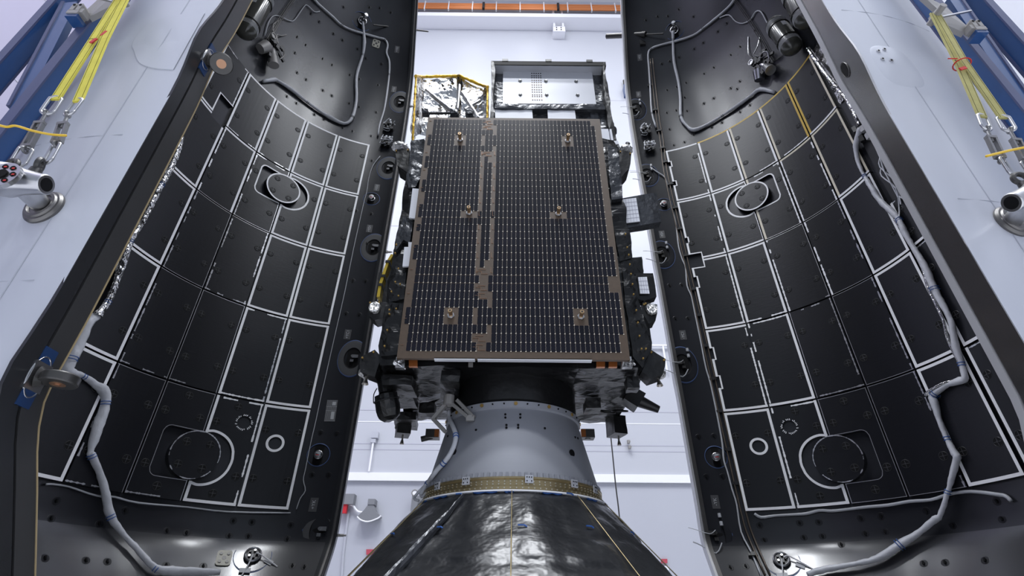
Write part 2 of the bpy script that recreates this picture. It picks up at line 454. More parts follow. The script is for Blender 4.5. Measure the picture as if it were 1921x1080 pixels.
def panels(s, root, dz):
    global FAST
    T = TL if s == 'L' else TR
    FAST = FAST or fastener_mesh()
    d1, d4 = 6.05+dz, 1.625+dz
    big = [hole_fns(s, d1, .752), hole_fns(s, d4, .752)]
    ports = [(.576, 2.126+dz, .085, 'r'), (.400, 1.911+dz, .085, 'w')]
    notches = [rect(1.2335, 1.342, 6.4, 6.91)] if s == 'L' else \
        [rect(.2, .256+w, z-h, z+h) for z, h, w in ((7.50,.06,.022),(6.98,.05,.026),(5.60,.06,.02),(5.15,.14,.085),(4.72,.10,.022),(3.40,.09,.022),(2.93,.09,.022))]
    holes = big+[circ(a, b, c) for a, b, c, _ in ports]+notches
    for i in range(5):
        for j in range(6):
            if j == 5 and (i < 1 or (s == 'R' and i < 2)): continue
            z1, z0 = ZR[i]+dz-.011, ZR[i+1]+dz+.011
            p0, p1 = PHI[j]+.0042, PHI[j+1]-.0042
            if j == 5: p0 += .03 if s == 'L' else .012
            if s == 'R' and (i, j) == (2, 5): z1 -= .62
            hs = [h for h in holes if h[1] > p0 and h[0] < p1]
            o = part('acoustic_panel', slab(s, p0, p1, z0, z1, hs), root)
            # tape border
            mb = MB(); k = T[i][j] if j < 5 else 'swww'
            edges = [((p0,z1),(p1,z1),(0,-1)), ((p0,z0),(p0,z1),(1,0)), ((p1,z0),(p1,z1),(-1,0)), ((p0,z0),(p1,z0),(0,1))]
            for c, (a, b, nv) in zip(k, edges):
                segs = [(a, b)]
                for pa, pb, f in hs:     # leave the tape out where an opening crosses the edge
                    out = []
                    for (u, v) in segs:
                        if abs(u[0]-v[0]) < 1e-6:
                            if pa-.004 < u[0] < pb+.004:
                                za, zb = f(min(max(u[0], pa+1e-4), pb-1e-4))
                                if zb-za > .02:
                                    if za > u[1]+.01: out.append((u, (u[0], min(za, v[1]))))
                                    if zb < v[1]-.01: out.append(((u[0], max(zb, u[1])), v))
                                    continue
                        else:
                            za, zb = f((max(pa, u[0])+min(pb, v[0]))/2)
                            if za < u[1] < zb and pb > u[0] and pa < v[0]:
                                if pa > u[0]+.004: out.append((u, (pa, u[1])))
                                if pb < v[0]-.004: out.append(((pb, u[1]), v))
                                continue
                        out.append((u, v))
                    segs = out
                for u, v in segs: tape_edge(mb, s, c, u, v, nv)
            for (pc, zc, rr, kd) in ports:
                if p0 < pc < p1 and z0 < zc < z1:
                    if kd == 'w': strip(mb, s, ring_pts(pc, zc, rr+.015), .032, RF-.0016, closed=True)
                    else:
                        rn = random.Random(3)
                        for q in range(30):
                            if rn.random() < .75:
                                a = 2*pi*q/30; rm = rr+.012+.014*rn.random()
                                strip(mb, s, [(pc+rr/2.5*cos(a), zc+rr*sin(a)), (pc+rm/2.5*cos(a+.08), zc+rm*sin(a+.08))], .009, RF-.0016)
            # border of the large openings
            for hi, (pa, pb, f) in enumerate(big):
                if not (pb > p0 and pa < p1 and z0 < (f(.752)[0]+f(.752)[1])/2 < z1): continue
                u0, u1 = max(pa, p0), min(pb, p1)
                up = [(p, f(min(max(p, pa+1e-4), pb-1e-4))[1]+.013) for p in (u0+(u1-u0)*q/26 for q in range(27))]
                dn = [(p, f(min(max(p, pa+1e-4), pb-1e-4))[0]-.013) for p in (u0+(u1-u0)*q/26 for q in range(27))]
                path = up[::-1]+dn if u0 == pa else up+dn[::-1]
                mi = 0 if u0 == pa else (0 if hi == 0 else 1)
                strip(mb, s, path, .030 if (u0 == pa) else (.022 if hi == 0 else .006), RF-.0016, mi=mi)
            for (pa, pb, f) in notches:
                if pb > p0 and pa < p1:
                    za, zb = f(.3); q = pb if s == 'R' else None
                    if s == 'R':
                        za2, zb2 = max(za, z0), min(zb, z1)
                        if zb2 > za2:
                            pth = [(p0, za2-.013), (pb+.005, za2-.013), (pb+.005, zb2+.013), (p0, zb2+.013)]
                            if za < z0: pth = pth[1:]
                            if zb > z1: pth = pth[:-1]
                            strip(mb, s, pth, .024, RF-.0016)
                    elif z0 < zb < z1: strip(mb, s, [(pb+.005, z0+.01), (pb+.005, zb+.012), (p0, zb+.012)], .024, RF-.0016)
            if mb.v: part('tape_border', mb.mesh('tape_border', [M_white_tape, M_silver_tape, M_yellow_tape, M_cream_tape]), o)
            # fasteners
            fp = [(p0+.036, z0+.26*(z1-z0)), (p0+.036, z0+.74*(z1-z0)), (p1-.036, z0+.26*(z1-z0)), (p1-.036, z0+.74*(z1-z0))]
            if i == 4 and j in (1, 2): fp += [((p0+p1)/2, z1-.1), ((p0+p1)/2, z0+.12)]
            for (p, z) in fp:
                if any(pa-.02 < p < pb+.02 and f(min(max(p, pa+1e-3), pb-1e-3))[0]-.05 < z < f(min(max(p, pa+1e-3), pb-1e-3))[1]+.05 for pa, pb, f in hs): continue
                t, u, n = basis(s, p); q = sp(s, p, z, RF)
                x = u.cross(n)
                part('fastener', FAST, o, at=frame_mat(q, x, u, n))
    # round plug panels standing in the large openings
    for zc, kd in ((d1, 'w'), (d4, 's')):
        o = part('round_panel', slab(s, .7525-.1155, .7525+.1155, zc-.3, zc+.3, [], 2.455, 2.52, n=30, name='round_panel') if False else disc_mesh(s, .757, zc, .288), root)
        mb = MB()
        if kd == 'w': strip(mb, s, ring_pts(.757, zc, .276), .024, 2.4534, closed=True)
        else:
            rn = random.Random(11)
            P = ring_pts(.757, zc, .284, 90)
            for q in range(0, 90, 3):
                if rn.random() < .7: strip(mb, s, P[q:q+4], .012, 2.4534, wf=[.004+.014*rn.random() for _ in P[q:q+4]], mi=1)
        part('tape_border', mb.mesh('tape_border', [M_white_tape, M_silver_tape]), o)
        for a, b in ((-.055,.14),(.055,.13),(-.05,-.15),(.06,-.14)):
            p, z = .757+a, zc+b; t, u, n = basis(s, p)
            part('fastener', FAST, o, at=frame_mat(sp(s, p, z, 2.455), u.cross(n), u, n))
def disc_mesh(s, pc, zc, r):
    mb = MB(); n = 48
    rings = [0, .4, .75, 1.]
    vs = [sp(s, pc, zc, 2.455)]
    for k in rings[1:]: vs += [sp(s, pc+r*k/2.5*cos(2*pi*i/n), zc+r*k*sin(2*pi*i/n), 2.455) for i in range(n)]
    vs += [sp(s, pc+r/2.5*cos(2*pi*i/n), zc+r*sin(2*pi*i/n), 2.549) for i in range(n)]
    fs = [(0, 1+i, 1+(i+1) % n) for i in range(n)]
    for q in range(3): fs += [(1+q*n+i, 1+(q+1)*n+i, 1+(q+1)*n+(i+1) % n, 1+q*n+(i+1) % n) for i in range(n)]
    mb.add(vs, fs)
    return mb.mesh('round_panel', [M_panel], smooth=True)

def bundle(s, pts, off, r, rnd=.25, seed=1):
    rn = random.Random(seed)
    P = [inw(s, p, z, off) for p, z in pts]
    R = [r*(1+rnd*(rn.random()*2-1)) for _ in P]
    return P, R
def ties(root_part, P, R, step, m=None):
    for i in range(step, len(P)-1, step):
        d = (P[i+1]-P[i-1]).normalized()
        mb = MB(); mb.torus(P[i], d, R[i]*1.02, .005, 14, 5); mb.torus(P[i]+d*.03, d, R[i]*1.02, .005, 14, 5)
        part('cable_tie', mb.mesh('cable_tie', [m or M_blue_tie]), root_part, 'blue cable tie')

INSERT = None
def fairing(s):
    global INSERT
    left = s == 'L'
    lab = 'open fairing half standing on the left, black lining panels edged with white and silver tape' if left else \
          'open fairing half standing on the right, yellow tape along its top row of lining panels'
    root = thing('fairing_half', (AX[s][0], AX[s][1], FLOOR), lab, 'rocket fairing', 'open fairing halves')
    dz = 0 if left else .045
    part('shell', make_shell(s), root, 'white outside and charcoal carbon inside')
    panels(s, root, dz)
    ph0, ph1 = AX[s][3], AX[s][4]
    # ---- front flange, with the swellings round its latches
    bl = ((3.32, .30, .05), (.80, .28, .03)) if left else ((3.38, .32, .035),)
    zz = [FLOOR, -.5, -.1, .2, .45, .6, .7, .8, .9, 1.05]+[1.2+.12*i for i in range(28)]+[4.8+.4*i for i in range(9)]+[8.4, 8.7, 9.1, 9.6, 10, 10.5, 11, 11.5, 11.9, 12.3, 12.6]
    def bul(z): return sum(a*math.exp(-((z-c)/w)**2) for c, w, a in bl)
    def band(r0, r1, d0, d1, m, name, lab=None, bulge0=0, bulge1=0, ph=ph1, rad=None, par=root):
        """a strip of the split face from depth r0 to r1 below the outer skin"""
        vs = []; t, u, n = basis(s, ph)
        for z in zz:
            ro = rin(z)+.035
            for rr, bb in ((r0, bulge0), (r1, bulge1)):
                for d in (d0, d1):
                    vs.append(sp(s, ph, z, ro-rr+bul(z)*bb)+t*d)
        fs = []
        for i in range(len(zz)-1):
            a, b = i*4, i*4+4
            fs += [(a, a+2, b+2, b), (a+1, b+1, b+3, a+3), (a, b, b+1, a+1), (a+2, a+3, b+3, b+2)]
        mb = MB(); mb.add(vs, fs)
        return part(name, mb.mesh(name, [m], smooth=True), par, lab)
    if left:
        f = band(.001, .085, .004, -.012, M_flange_dark, 'front_flange', 'glossy dark flange', 1., .4)
        band(.085, .10, -.012, -.03, M_recess, 'flange_groove', None, .4, .4, par=f)
        band(.10, .215, .004, -.05, M_flange_grey, 'flange_lip', 'dull grey lip', .4, .6, par=f)
        band(.215, .222, .008, -.05, M_gold_line, 'edge_seal', 'thin gold edge seal', .6, .6, par=f)
    else:
        f = band(.001, .15, .004, -.012, M_bare, 'front_flange', 'bare metal flange', 1., -.6)
        band(.15, .158, -.012, -.03, M_recess, 'flange_groove', None, -.6, -.6, par=f)
        band(.158, .20, .010, -.05, M_pale_metal, 'flange_lip', 'pale metal lip', -.6, -.6, par=f)
    # slot in the right flange
    if not left:
        mb = MB(); c = sp(s, ph1, 3.40, 2.47); t, u, n = basis(s, ph1)
        R = Matrix((n, u, t)).transposed()
        mb.box(c+t*.004, (.04, .13, .012), R); mb.torus(c+t*.008, t, .075, .0035, 24, 6, mi=1, sx=.42, ax=n)
        part('flange_slot', mb.mesh('flange_slot', [M_recess, M_steel_dark]), root, 'black slot in the metal flange')
    # ---- back flange
    def bband(r0, r1, d0, d1, m, name, lab=None, wob=0., par=root):
        t, u, n = basis(s, ph0); vs = []
        for z in zz:
            ro = rin(z)+.035
            w = wob*max(0, cos((z-.9)*2*pi/2.15))**6
            for rr in (r0+w, r1+w):
                for d in (d0, d1): vs.append(sp(s, ph0, z, ro-rr)+t*d)
        fs = []
        for i in range(len(zz)-1):
            a, b = i*4, i*4+4
            fs += [(a, a+2, b+2, b), (a+1, b+1, b+3, a+3), (a, b, b+1, a+1), (a+2, a+3, b+3, b+2)]
        mb = MB(); mb.add(vs, fs)
        return part(name, mb.mesh(name, [m], smooth=True), par, lab)
    if left:
        f = bband(-.03, .04, -.05, .03, M_flange_dark, 'back_flange', 'glossy dark flange')
        bband(.045, .085, -.02, .03, M_bare_dark, 'metal_rail', 'worn metal rail', par=f)
        bband(.09, .12, .0, .045, M_flange_dark, 'inner_rail', None, par=f)
    else:
        f = bband(-.03, .095, -.04, .03, M_pale_metal, 'back_flange', 'bright bare metal flange', wob=-.025)
        bband(.085, .11, -.01, .04, M_bare_dark, 'inner_rail', 'worn dark rail', par=f)
    # ---- threaded inserts on the liner
    INSERT = INSERT or insert_mesh()
    dots = [(1.033,9.567),(0.949,9.571),(0.94,10.243),(0.789,10.242),(0.697,10.244),(0.548,10.239),(0.455,10.119),(0.789,9.568),(0.704,9.568),(0.924,8.819),(0.846,8.82),(0.545,9.567),(0.462,9.568),(0.705,8.824),(0.629,8.817),(0.488,8.825),(0.409,8.826),(0.3,9.57),(0.927,8.124),(0.85,8.127),(0.707,8.123),(0.633,8.13),(0.488,8.125),(0.412,8.128),(0.268,8.817),(0.223,7.46),(0.277,10.408),(0.306,10.114),(0.81,10.891),(0.563,11.253),(0.451,11.355),(0.314,11.35),(1.193,9.567),(1.032,10.241),(0.268,8.133),(0.996,9.199),(1.208,0.769),(1.213,0.93),(1.028,0.774),(0.948,0.935),(0.761,0.777),(0.68,0.771),(0.498,0.941),(0.415,0.941),(0.499,0.775),(0.415,0.782),(1.213,0.412),(1.057,0.42),(0.973,0.422),(0.735,0.421),(0.578,0.43),(0.236,0.771),(0.235,0.931),(0.175,0.466),(0.115,0.453),(0.184,2.116),(0.098,2.114),(0.183,1.548),(0.099,1.556),(0.139,5.453),(0.068,5.411),(0.18,4.669),(0.099,4.679),(0.181,4.035),(0.099,4.034),(0.15,6.133),(0.256,6.159)] if left else [(0.314,11.369),(0.456,11.357),(0.568,11.252),(0.702,11.259),(0.812,10.898),(0.794,10.254),(0.702,10.25),(0.944,10.249),(0.951,9.582),(1.041,9.579),(0.794,9.585),(0.706,9.585),(0.933,8.848),(0.855,8.841),(0.895,8.721),(0.713,8.854),(0.632,8.853),(0.936,8.153),(0.856,8.152),(0.713,8.157),(0.635,8.158),(0.494,8.164),(0.416,8.046),(0.333,8.041),(0.381,9.588),(0.465,9.586),(0.547,9.59),(0.337,8.978),(0.414,8.967),(0.494,8.853),(0.329,8.501),(0.386,10.257),(0.462,10.25),(0.553,10.247),(0.504,9.228),(1.075,8.84),(1.041,10.247),(1.196,9.579),(0.314,0.976),(0.498,0.982),(0.582,0.978),(0.499,0.818),(0.581,0.821),(0.319,0.809),(0.761,0.815),(0.847,0.987),(0.762,0.984),(0.651,0.714),(0.117,0.489),(0.195,0.504),(0.099,2.149),(0.183,2.152),(0.101,1.599),(0.184,1.594),(0.762,0.818),(0.842,0.821),(1.299,0.978),(1.29,0.816),(1.028,0.983),(1.106,0.815),(0.845,0.982),(0.763,0.98),(0.968,0.47),(1.052,0.466),(1.205,0.463),(0.099,4.732),(0.178,4.727),(0.096,4.089),(0.175,4.076)]
    for p, z in dots: part('threaded_insert', INSERT, root, at=at_wall(s, p, z, .0005))
    # ---- latch pockets along the back edge
    for k, z in enumerate((.87, 3.27, 5.38, 7.32, 9.2)):
        p = .09
        mb = MB()
        mb.lathe([(.0,.002),(.12,.002),(.135,.012)], n=40, mi=0)
        mb.lathe([(.135,.012),(.20,.012),(.225,.010)], n=40, mi=1)
        mb.lathe([(.225,.010),(.232,.010),(.24,0)], n=40, mi=2)
        pm = at_wall(s, p, z, .0); sgx = 1 if V(pm.col[0][:3]).dot(basis(s, p)[0]) > 0 else -1; lim = (p-ph0)*2.55-.02
        for v in range(len(mb.v)): x, y, q = mb.v[v]; x *= .95; x = max(x, -lim) if sgx > 0 else min(x, lim); mb.v[v] = (x, y*1.3, q)
        o = part('latch_pocket', mb.mesh('latch_pocket', [M_recess, M_label if left else M_liner, M_bluering]), root, at=at_wall(s, p, z, .0))
        lb = MB(); sx = -1 if left else 1
        lb.box((.04*sx*-1,.02,.03), (.09,.05,.03)); lb.cyl((.0,.02,.03), (.0,.02,.055), .02, n=12); lb.box((0,-.05,.02), (.05,.04,.03))
        part('latch', lb.mesh('latch', [M_steel if left else M_steel_dark]), o)
        if not left:
            cb = MB(); cb.tube([(0,.05,.06),(-.09,.0,.09),(-.25,.06,.05),(-.33,.09,.02)], .005, 6)
            cb.tube([(.05,-.10,.05),(-.05,-.22,.05),(-.22,-.12,.03),(-.30,-.08,.01)], .008, 6)
            for q in (.16, .26): cb.cyl((.10,q,.03), (.10,q-.05,.03), .022, n=10)
            part('latch_wire', cb.mesh('latch_wire', [M_wire]), o)
        if left:
            pb = MB(); t, u, n = basis(s, ph0)
            c = sp(s, ph0, z-.04, rin(z)+.06)
            pb.cyl(c-t*.02, c-t*.12, .018, n=10); pb.cyl(c-t*.12, c-t*.15, .012, n=10); pb.box(c-t*.05, (.05,.05,.03))
            part('latch_pin', pb.mesh('latch_pin', [M_grey_lug]), root)
    # ---- pressure ports
    for p, z, r in ((.168, 6.49, .055), (.172, 1.815, .05)):
        z += 0 if left else .045
        mb = MB(); mb.lathe([(.0,.001),(.13,.001),(.145,.006)], n=36, mi=0); mb.lathe([(.145,.006),(.152,.006),(.158,0)], n=36, mi=1)
        o = part('port_pad', mb.mesh('port_pad', [M_recess, M_bluering]), root, at=at_wall(s, p, z, 0))
        kb = MB(); kb.lathe([(r*1.15,.0),(r*1.15,.02),(r,.024),(r,.06),(r*.8,.072),(0,.074)], n=28, mi=0)
        kb.box((0,.012,.0745), (.05,.016,.002), None, 1); kb.box((0,-.016,.0745), (.045,.010,.002), None, 2)
        part('pressure_port', kb.mesh('pressure_port', [M_steel, M_labeltxt, M_redmark], smooth=True), o)
    # ---- sensor pads with taped leads
    for p, z, up in ((.59, 10.865, 1), (.372, .56, 0)):
        mb = MB(); mb.lathe([(0,.001),(.19,.001),(.205,.008)], n=40, mi=0); mb.lathe([(.205,.008),(.212,.008),(.22,0)], n=40, mi=2)
        o = part('sensor_pad', mb.mesh('sensor_pad', [M_recess if up else M_label, M_label, M_bluering]), root, at=at_wall(s, p, z, 0))
        kb = MB(); kb.torus((0,0,.03), (0,0,1), .085, .014, 28, 8); kb.cyl((0,0,.0), (0,0,.03), .08, n=24, mi=1)
        for a in range(5): kb.cyl((.045*cos(a*1.26),.045*sin(a*1.26),.03), (.045*cos(a*1.26),.045*sin(a*1.26),.055), .014, n=8, mi=0 if a % 2 else 1)
        if up: kb.cyl((.02,.08,.02), (.03,.10,.16), .035, n=14); kb.torus((.03,.10,.13), (.05,.15,1), .035, .012, 16, 6)
        part('sensor', kb.mesh('sensor', [M_steel, M_black]), o)
        if not up:
            tb = MB(); sx = 1 if left else -1
            tb.tube([(.03*sx,0,.06),(.10*sx,-.02,.05),(.30*sx,-.14,.02)] if left else [(.03,0,.06),(.10,.02,.05),(.32,-.14,.02)], .008, 6)
            tb.tube([(0,-.02,.06),(-.02,-.14,.04),(-.07,-.30,.02)], .008, 6)
            part('sensor_lead', tb.mesh('sensor_lead', [M_cleat]), o)
            for tc_, td_, ta_ in (((.19,-.075,.017), (.10,.06,.003), -.5), ((-.04,-.20,.026), (.12,.055,.003), 0)):
                tp = MB(); tp.box(tc_, td_, Matrix.Rotation(ta_, 3, 'Z')); part('tape_patch', tp.mesh('tape_patch', [M_labeltxt]), o)
    # ---- plates
    if left:
        for p, z in ((.394, 10.53), (.497, .52)):
            mb = MB()
            for a in range(1):
                P = []
                for cx_, cy_ in ((.045,.06),(-.045,.06),(-.045,-.06),(.045,-.06)):
                    a0 = atan2(cy_, cx_)
                    a00 = {(1,1):0,(-1,1):pi/2,(-1,-1):pi,(1,-1):1.5*pi}[(int(math.copysign(1,cx_)), int(math.copysign(1,cy_)))]
                    P += [(cx_+.035*cos(a00+q*pi/8), cy_+.035*sin(a00+q*pi/8), .004) for q in range(5)]
                mb.prism(P, (0,0,.012))
            for q in ((.04,.05),(-.04,.05),(-.04,-.05),(.04,-.05)): mb.cyl((*q,.014), (*q,.024), .017, n=10, mi=1)
            mb.cyl((0,0,.014), (0,0,.018), .024, n=16, mi=1)
            part('beige_plate', mb.mesh('beige_plate', [M_beige, M_steel_dark]), root, 'beige rounded plate with four bolts', at=at_wall(s, p, z, 0))
    # ---- cable bundles
    mainp = [(1.46,5.591),(1.437,5.28),(1.432,4.939),(1.437,4.733),(1.436,4.456),(1.436,4.058),(1.445,3.79),(1.432,3.496),(1.415,3.222),(1.409,2.978),(1.423,2.769),(1.442,2.657),(1.435,2.437),(1.435,2.251),(1.432,2.132),(1.407,2.099),(1.355,2.122),(1.284,2.087),(1.25,2.069),(1.215,1.958),(1.201,1.669),(1.188,1.426),(1.18,1.397),(1.116,1.244),(1.06,1.051),(1.01,0.855),(0.936,0.684),(0.867,0.54),(0.789,0.385),(0.719,0.367),(0.626,0.365),(0.5,0.371)] if left else [(1.546,5.801),(1.482,5.686),(1.454,5.577),(1.436,5.408),(1.432,5.159),(1.441,4.848),(1.445,4.695),(1.471,4.452),(1.493,4.244),(1.49,4.078),(1.492,3.847),(1.501,3.475),(1.491,3.214),(1.493,2.801),(1.47,2.623),(1.454,2.473),(1.444,2.325),(1.43,2.16),(1.403,2.156),(1.348,2.166),(1.281,2.134),(1.26,2.102),(1.258,2.04),(1.246,1.835),(1.242,1.654),(1.248,1.472),(1.25,1.437),(1.228,1.361),(1.159,1.136),(1.089,0.91),(1.065,0.886),(0.992,0.777),(0.902,0.671),(0.796,0.54),(0.685,0.491),(0.563,0.451),(0.472,0.4)]
    if left:
        P, R = bundle(s, mainp[:11], .10, .040, .22, 3)
        mb = MB(); mb.tube(P, R, 10); o = part('foil_cable_bundle', crumple(mb, 'foil_cable_bundle', [M_foil], .03, .008, 22.), root, 'cable bundle wrapped in crinkled silver foil'); ties(o, P, R, 3)
        P, R = bundle(s, mainp[10:], .085, .042, .38, 5)
        for i in range(len(R)): R[i] = R[i]*(1 if mainp[10+i][1] > .9 else .95)
        mb = MB(); mb.tube(P, R, 10, flat=.72); o = part('cable_bundle', crumple(mb, 'cable_bundle', [M_cable], .05, .007, 14., True), root, 'white wrapped cable bundle'); ties(o, P, R, 3)
        for i, q in enumerate(P):
            pass
    else:
        P, R = bundle(s, mainp, .09, .042, .38, 6)
        mb = MB(); mb.tube(P, R, 10, flat=.72); o = part('cable_bundle', crumple(mb, 'cable_bundle', [M_cable], .05, .007, 14., True), root, 'white wrapped cable bundle'); ties(o, P, R, 4)
        Q = [q+V((-.02,.0,.02)) for q in P[8:22]]
        mb = MB(); mb.tube([q+V((.035*sin(i*.9),.03,.0)) for i, q in enumerate(Q)], .016, 8)
        part('foil_cable_bundle', mb.mesh('foil_cable_bundle', [M_foil], smooth=2), root, 'silver foil wrapped strand beside the white bundle')
    sets = {'upper': ([(1.121,7.96),(1.056,8.213),(1.03,8.26),(0.923,8.314),(0.787,8.283),(0.663,8.238),(0.59,8.218),(0.485,8.213),(0.439,8.436),(0.441,8.926),(0.485,9.468),(0.492,9.758),(0.488,10.121),(0.508,10.418),(0.543,10.638),(0.582,10.828)] if left else [(1.131,7.942),(1.05,8.274),(0.973,8.305),(0.897,8.301),(0.74,8.284),(0.61,8.247),(0.509,8.245),(0.467,8.403),(0.438,8.711),(0.469,9.184),(0.49,9.66),(0.499,10.165),(0.545,10.633),(0.572,10.828)], .028, M_cable_grey, .3), 'top': ([(1.071,10.496),(0.977,10.509),(0.854,10.516),(0.761,10.496),(0.652,10.534),(0.494,10.615),(0.374,10.65),(0.318,10.653),(0.281,10.55),(0.278,10.363),(0.24,10.198),(0.219,9.876),(0.209,9.291),(0.207,8.838),(0.219,8.448),(0.215,8.15)] if left else [(1.206,10.441),(1.089,10.457),(0.97,10.489),(0.852,10.503),(0.737,10.509),(0.563,10.599),(0.417,10.653),(0.314,10.638),(0.272,10.522),(0.257,10.152),(0.239,9.682),(0.215,9.015),(0.227,8.589)], .018, M_cable_grey, .15)}
    for k, (pts, r, m, rv) in sets.items():
        if k == 'top': pts = [(pts[0][0]+2.5*(pts[0][0]-pts[1][0]), pts[0][1]+.02)]+pts
        P, R = bundle(s, pts, .04, r*1.2, rv, 8); mb = MB(); mb.tube(P, R, 10)
        o = part('cable_bundle', mb.mesh('cable_bundle', [m], smooth=2), root, 'grey wrapped cable bundle'); ties(o, P, R, 4, M_black)
    thin = [[(0.167,7.594),(0.204,7.324),(0.216,6.99),(0.21,6.624),(0.214,6.319),(0.217,5.293),(0.214,4.425),(0.218,3.494),(0.22,2.908),(0.222,2.66),(0.221,2.29),(0.223,1.968),(0.221,1.612),(0.22,1.476),(0.199,1.344),(0.216,1.244),(0.223,1.114)], [(1.283,1.053),(1.255,1.067),(1.194,1.071),(1.116,1.043),(1.062,1.034),(1.011,1.049),(0.911,1.025),(0.713,1.042),(0.527,1.034),(0.247,1.067)], [(1.244,8.87),(1.269,9.166),(1.265,9.394),(1.219,9.561),(1.149,9.676),(1.116,9.802),(1.111,10.194),(1.094,10.286),(1.018,10.309),(0.982,10.409)]] if left else [[(0.121,7.509),(0.166,7.361),(0.216,7.18),(0.216,6.844),(0.217,6.426),(0.222,6.025),(0.208,5.518),(0.214,5.225),(0.224,5.052),(0.209,4.684),(0.222,4.469),(0.221,4.132),(0.22,3.659),(0.217,3.195),(0.224,2.925),(0.223,2.378),(0.218,2.027),(0.208,1.808),(0.214,1.636),(0.218,1.428),(0.225,1.226),(0.218,0.905),(0.242,0.652),(0.253,0.394)], [(0.301,1.115),(0.329,1.067),(0.391,1.079),(0.477,1.08),(0.54,1.081),(0.6,1.107),(0.652,1.089),(0.722,1.091),(0.797,1.095),(0.895,1.089),(0.983,1.099),(1.067,1.085),(1.141,1.111),(1.21,1.108),(1.262,1.08),(1.315,1.035),(1.344,1.007),(1.356,0.953)], [(1.019,10.437),(1.095,10.323),(1.111,10.101),(1.147,9.934),(1.212,9.838),(1.279,9.854),(1.312,9.73),(1.305,9.453),(1.307,9.335)]]
    for pts, r in zip(thin, (.006, .010, .009) if left else (.012, .018, .011)):
        P, R = bundle(s, pts, .025, r, .1, 2); mb = MB(); mb.tube(P, R, 8)
        part('thin_cable', mb.mesh('thin_cable', [M_wire if left else M_cable_grey], smooth=2), root)
    if not left:
        rp = [(0.297,10.419),(0.278,9.762),(0.255,8.771),(0.25,8.169),(0.227,7.232),(0.236,5.24),(0.241,3.681),(0.245,2.469),(0.25,1.159),(0.261,0.821),(0.286,0.404)]
        for d in (-.012, .012):
            P = [inw(s, p+d, z, .03) for p, z in rp]; mb = MB(); mb.tube(P, .011, 8)
            part('guide_rod', mb.mesh('guide_rod', [M_rod], smooth=2), root, 'brown rod running up beside the panels')
        for z in (.62, 1.5, 1.95, 2.5, 3.0, 3.55, 4.1, 4.6, 5.3, 5.9, 6.4, 7.0, 7.6, 8.0, 8.5, 9.1, 9.8):
            mb = MB(); mb.box((0,0,.02), (.11,.03,.04)); mb.box((0,0,.045), (.05,.05,.02))
            part('rod_clamp', mb.mesh('rod_clamp', [M_black]), root, at=at_wall(s, .245, z, 0))
    # ---- gas bottles
    bots = [((1.455, 9.25), (1.445, 8.05))] if left else [((1.405, 9.0), (1.435, 8.03)), ((1.655, 8.98), (1.63, 8.03))]
    for (a, b) in bots:
        A, B = inw(s, *a, .24), inw(s, *b, .24); L = (A-B).length; r = .17
        pr = [(r*cos(q*pi/16), .14-.14*sin(q*pi/16)) for q in range(8, -1, -1)]+[(r*cos(q*pi/16), L-.14+.14*sin(q*pi/16)) for q in range(9)]
        mb = MB(); mb.lathe(pr, B, A-B, 36)
        o = part('gas_bottle', mb.mesh('gas_bottle', [M_bottle], smooth=2), root, 'dark olive composite pressure bottle')
        d = (A-B).normalized()
        for h in (.15,.175,.20,.225, L-.225,L-.2,L-.175,L-.15):
            q = MB(); q.torus(B+d*h, d, r+.001, .0045, 36, 6); part('bottle_band', q.mesh('bottle_band', [M_labeltxt], smooth=2), o)
        lb = MB(); x = d.cross(V((0,0,1)))
        nrm = (V((0,0,-1)) + V((0,-1,0))*.6); nrm = (nrm-d*nrm.dot(d)).normalized(); sx = d.cross(nrm)
        lb.box(B+d*(L*.62)+nrm*(r*.995), (.07,.12,.006), Matrix((sx, d, nrm)).transposed()); part('bottle_label', lb.mesh('bottle_label', [M_labeltxt]), o)
        kb = MB()
        for h in (.28, L-.28):
            kb.torus(B+d*h, d, r+.006, .008, 32, 6)
        part('bottle_strap', kb.mesh('bottle_strap', [M_black]), o)
    # ---- regulator beside the bottle
    rc = (1.16, 8.62) if left else (1.155, 8.60)
    m = at_wall(s, *rc, .0) @ Matrix.Scale(1.25, 4)
    mb = MB(); mb.box((0,.10,.10), (.05,.34,.03), Matrix.Rotation(.5, 3, 'Z')); mb.box((.06,.10,.10), (.30,.04,.03), Matrix.Rotation(-.4, 3, 'Z')); mb.box((-.06,.2,.08), (.06,.08,.10))
    for i in range(10):
        rn = random.Random(i+5); mb.box((rn.uniform(-.14,.16), rn.uniform(-.2,.3), rn.uniform(.06,.16)), (.04,.06,.04), Matrix.Rotation(rn.random()*3, 3, 'Z'))
    o = part('regulator_bracket', mb.mesh('regulator_bracket', [M_black]), root, at=m)
    kb = MB(); kb.cyl((.02,-.05,.10), (.07,-.22,.13), .055, .075, 18); kb.cyl((-.02,.05,.10), (.02,-.05,.10), .04, .045, 16); kb.cyl((-.10,.02,.08), (-.16,-.12,.06), .09, .07, 18)
    kb.tube([(-.02,.08,.12),(.05,.16,.15),(.14,.12,.14),(.12,.0,.12)], .010, 8); kb.tube([(.0,.2,.12),(-.06,.34,.10),(.02,.46,.06),(.10,.62,.03)], .009, 8)
    kb.tube([(-.1,.3,.1),(-.15,.5,.06),(-.05,.8,.05)], .007, 8)
    kb.box((-.12,.2,.12), (.05,.08,.07)); kb.torus((-.12,.2,.16), (0,0,1), .04, .008, 16, 6)
    part('regulator_valve', kb.mesh('regulator_valve', [M_steel if not left else M_grey_lug], smooth=True), o)
    # pipes between bottle and regulator
    mb = MB()
    for k in range(3):
        mb.tube([inw(s, rc[0]+.04+.012*k, z, .04) for z in (8.65, 9.0, 9.5, 10.1, 10.5)], .007, 6)
    part('gas_pipe', mb.mesh('gas_pipe', [M_steel_dark]), root)
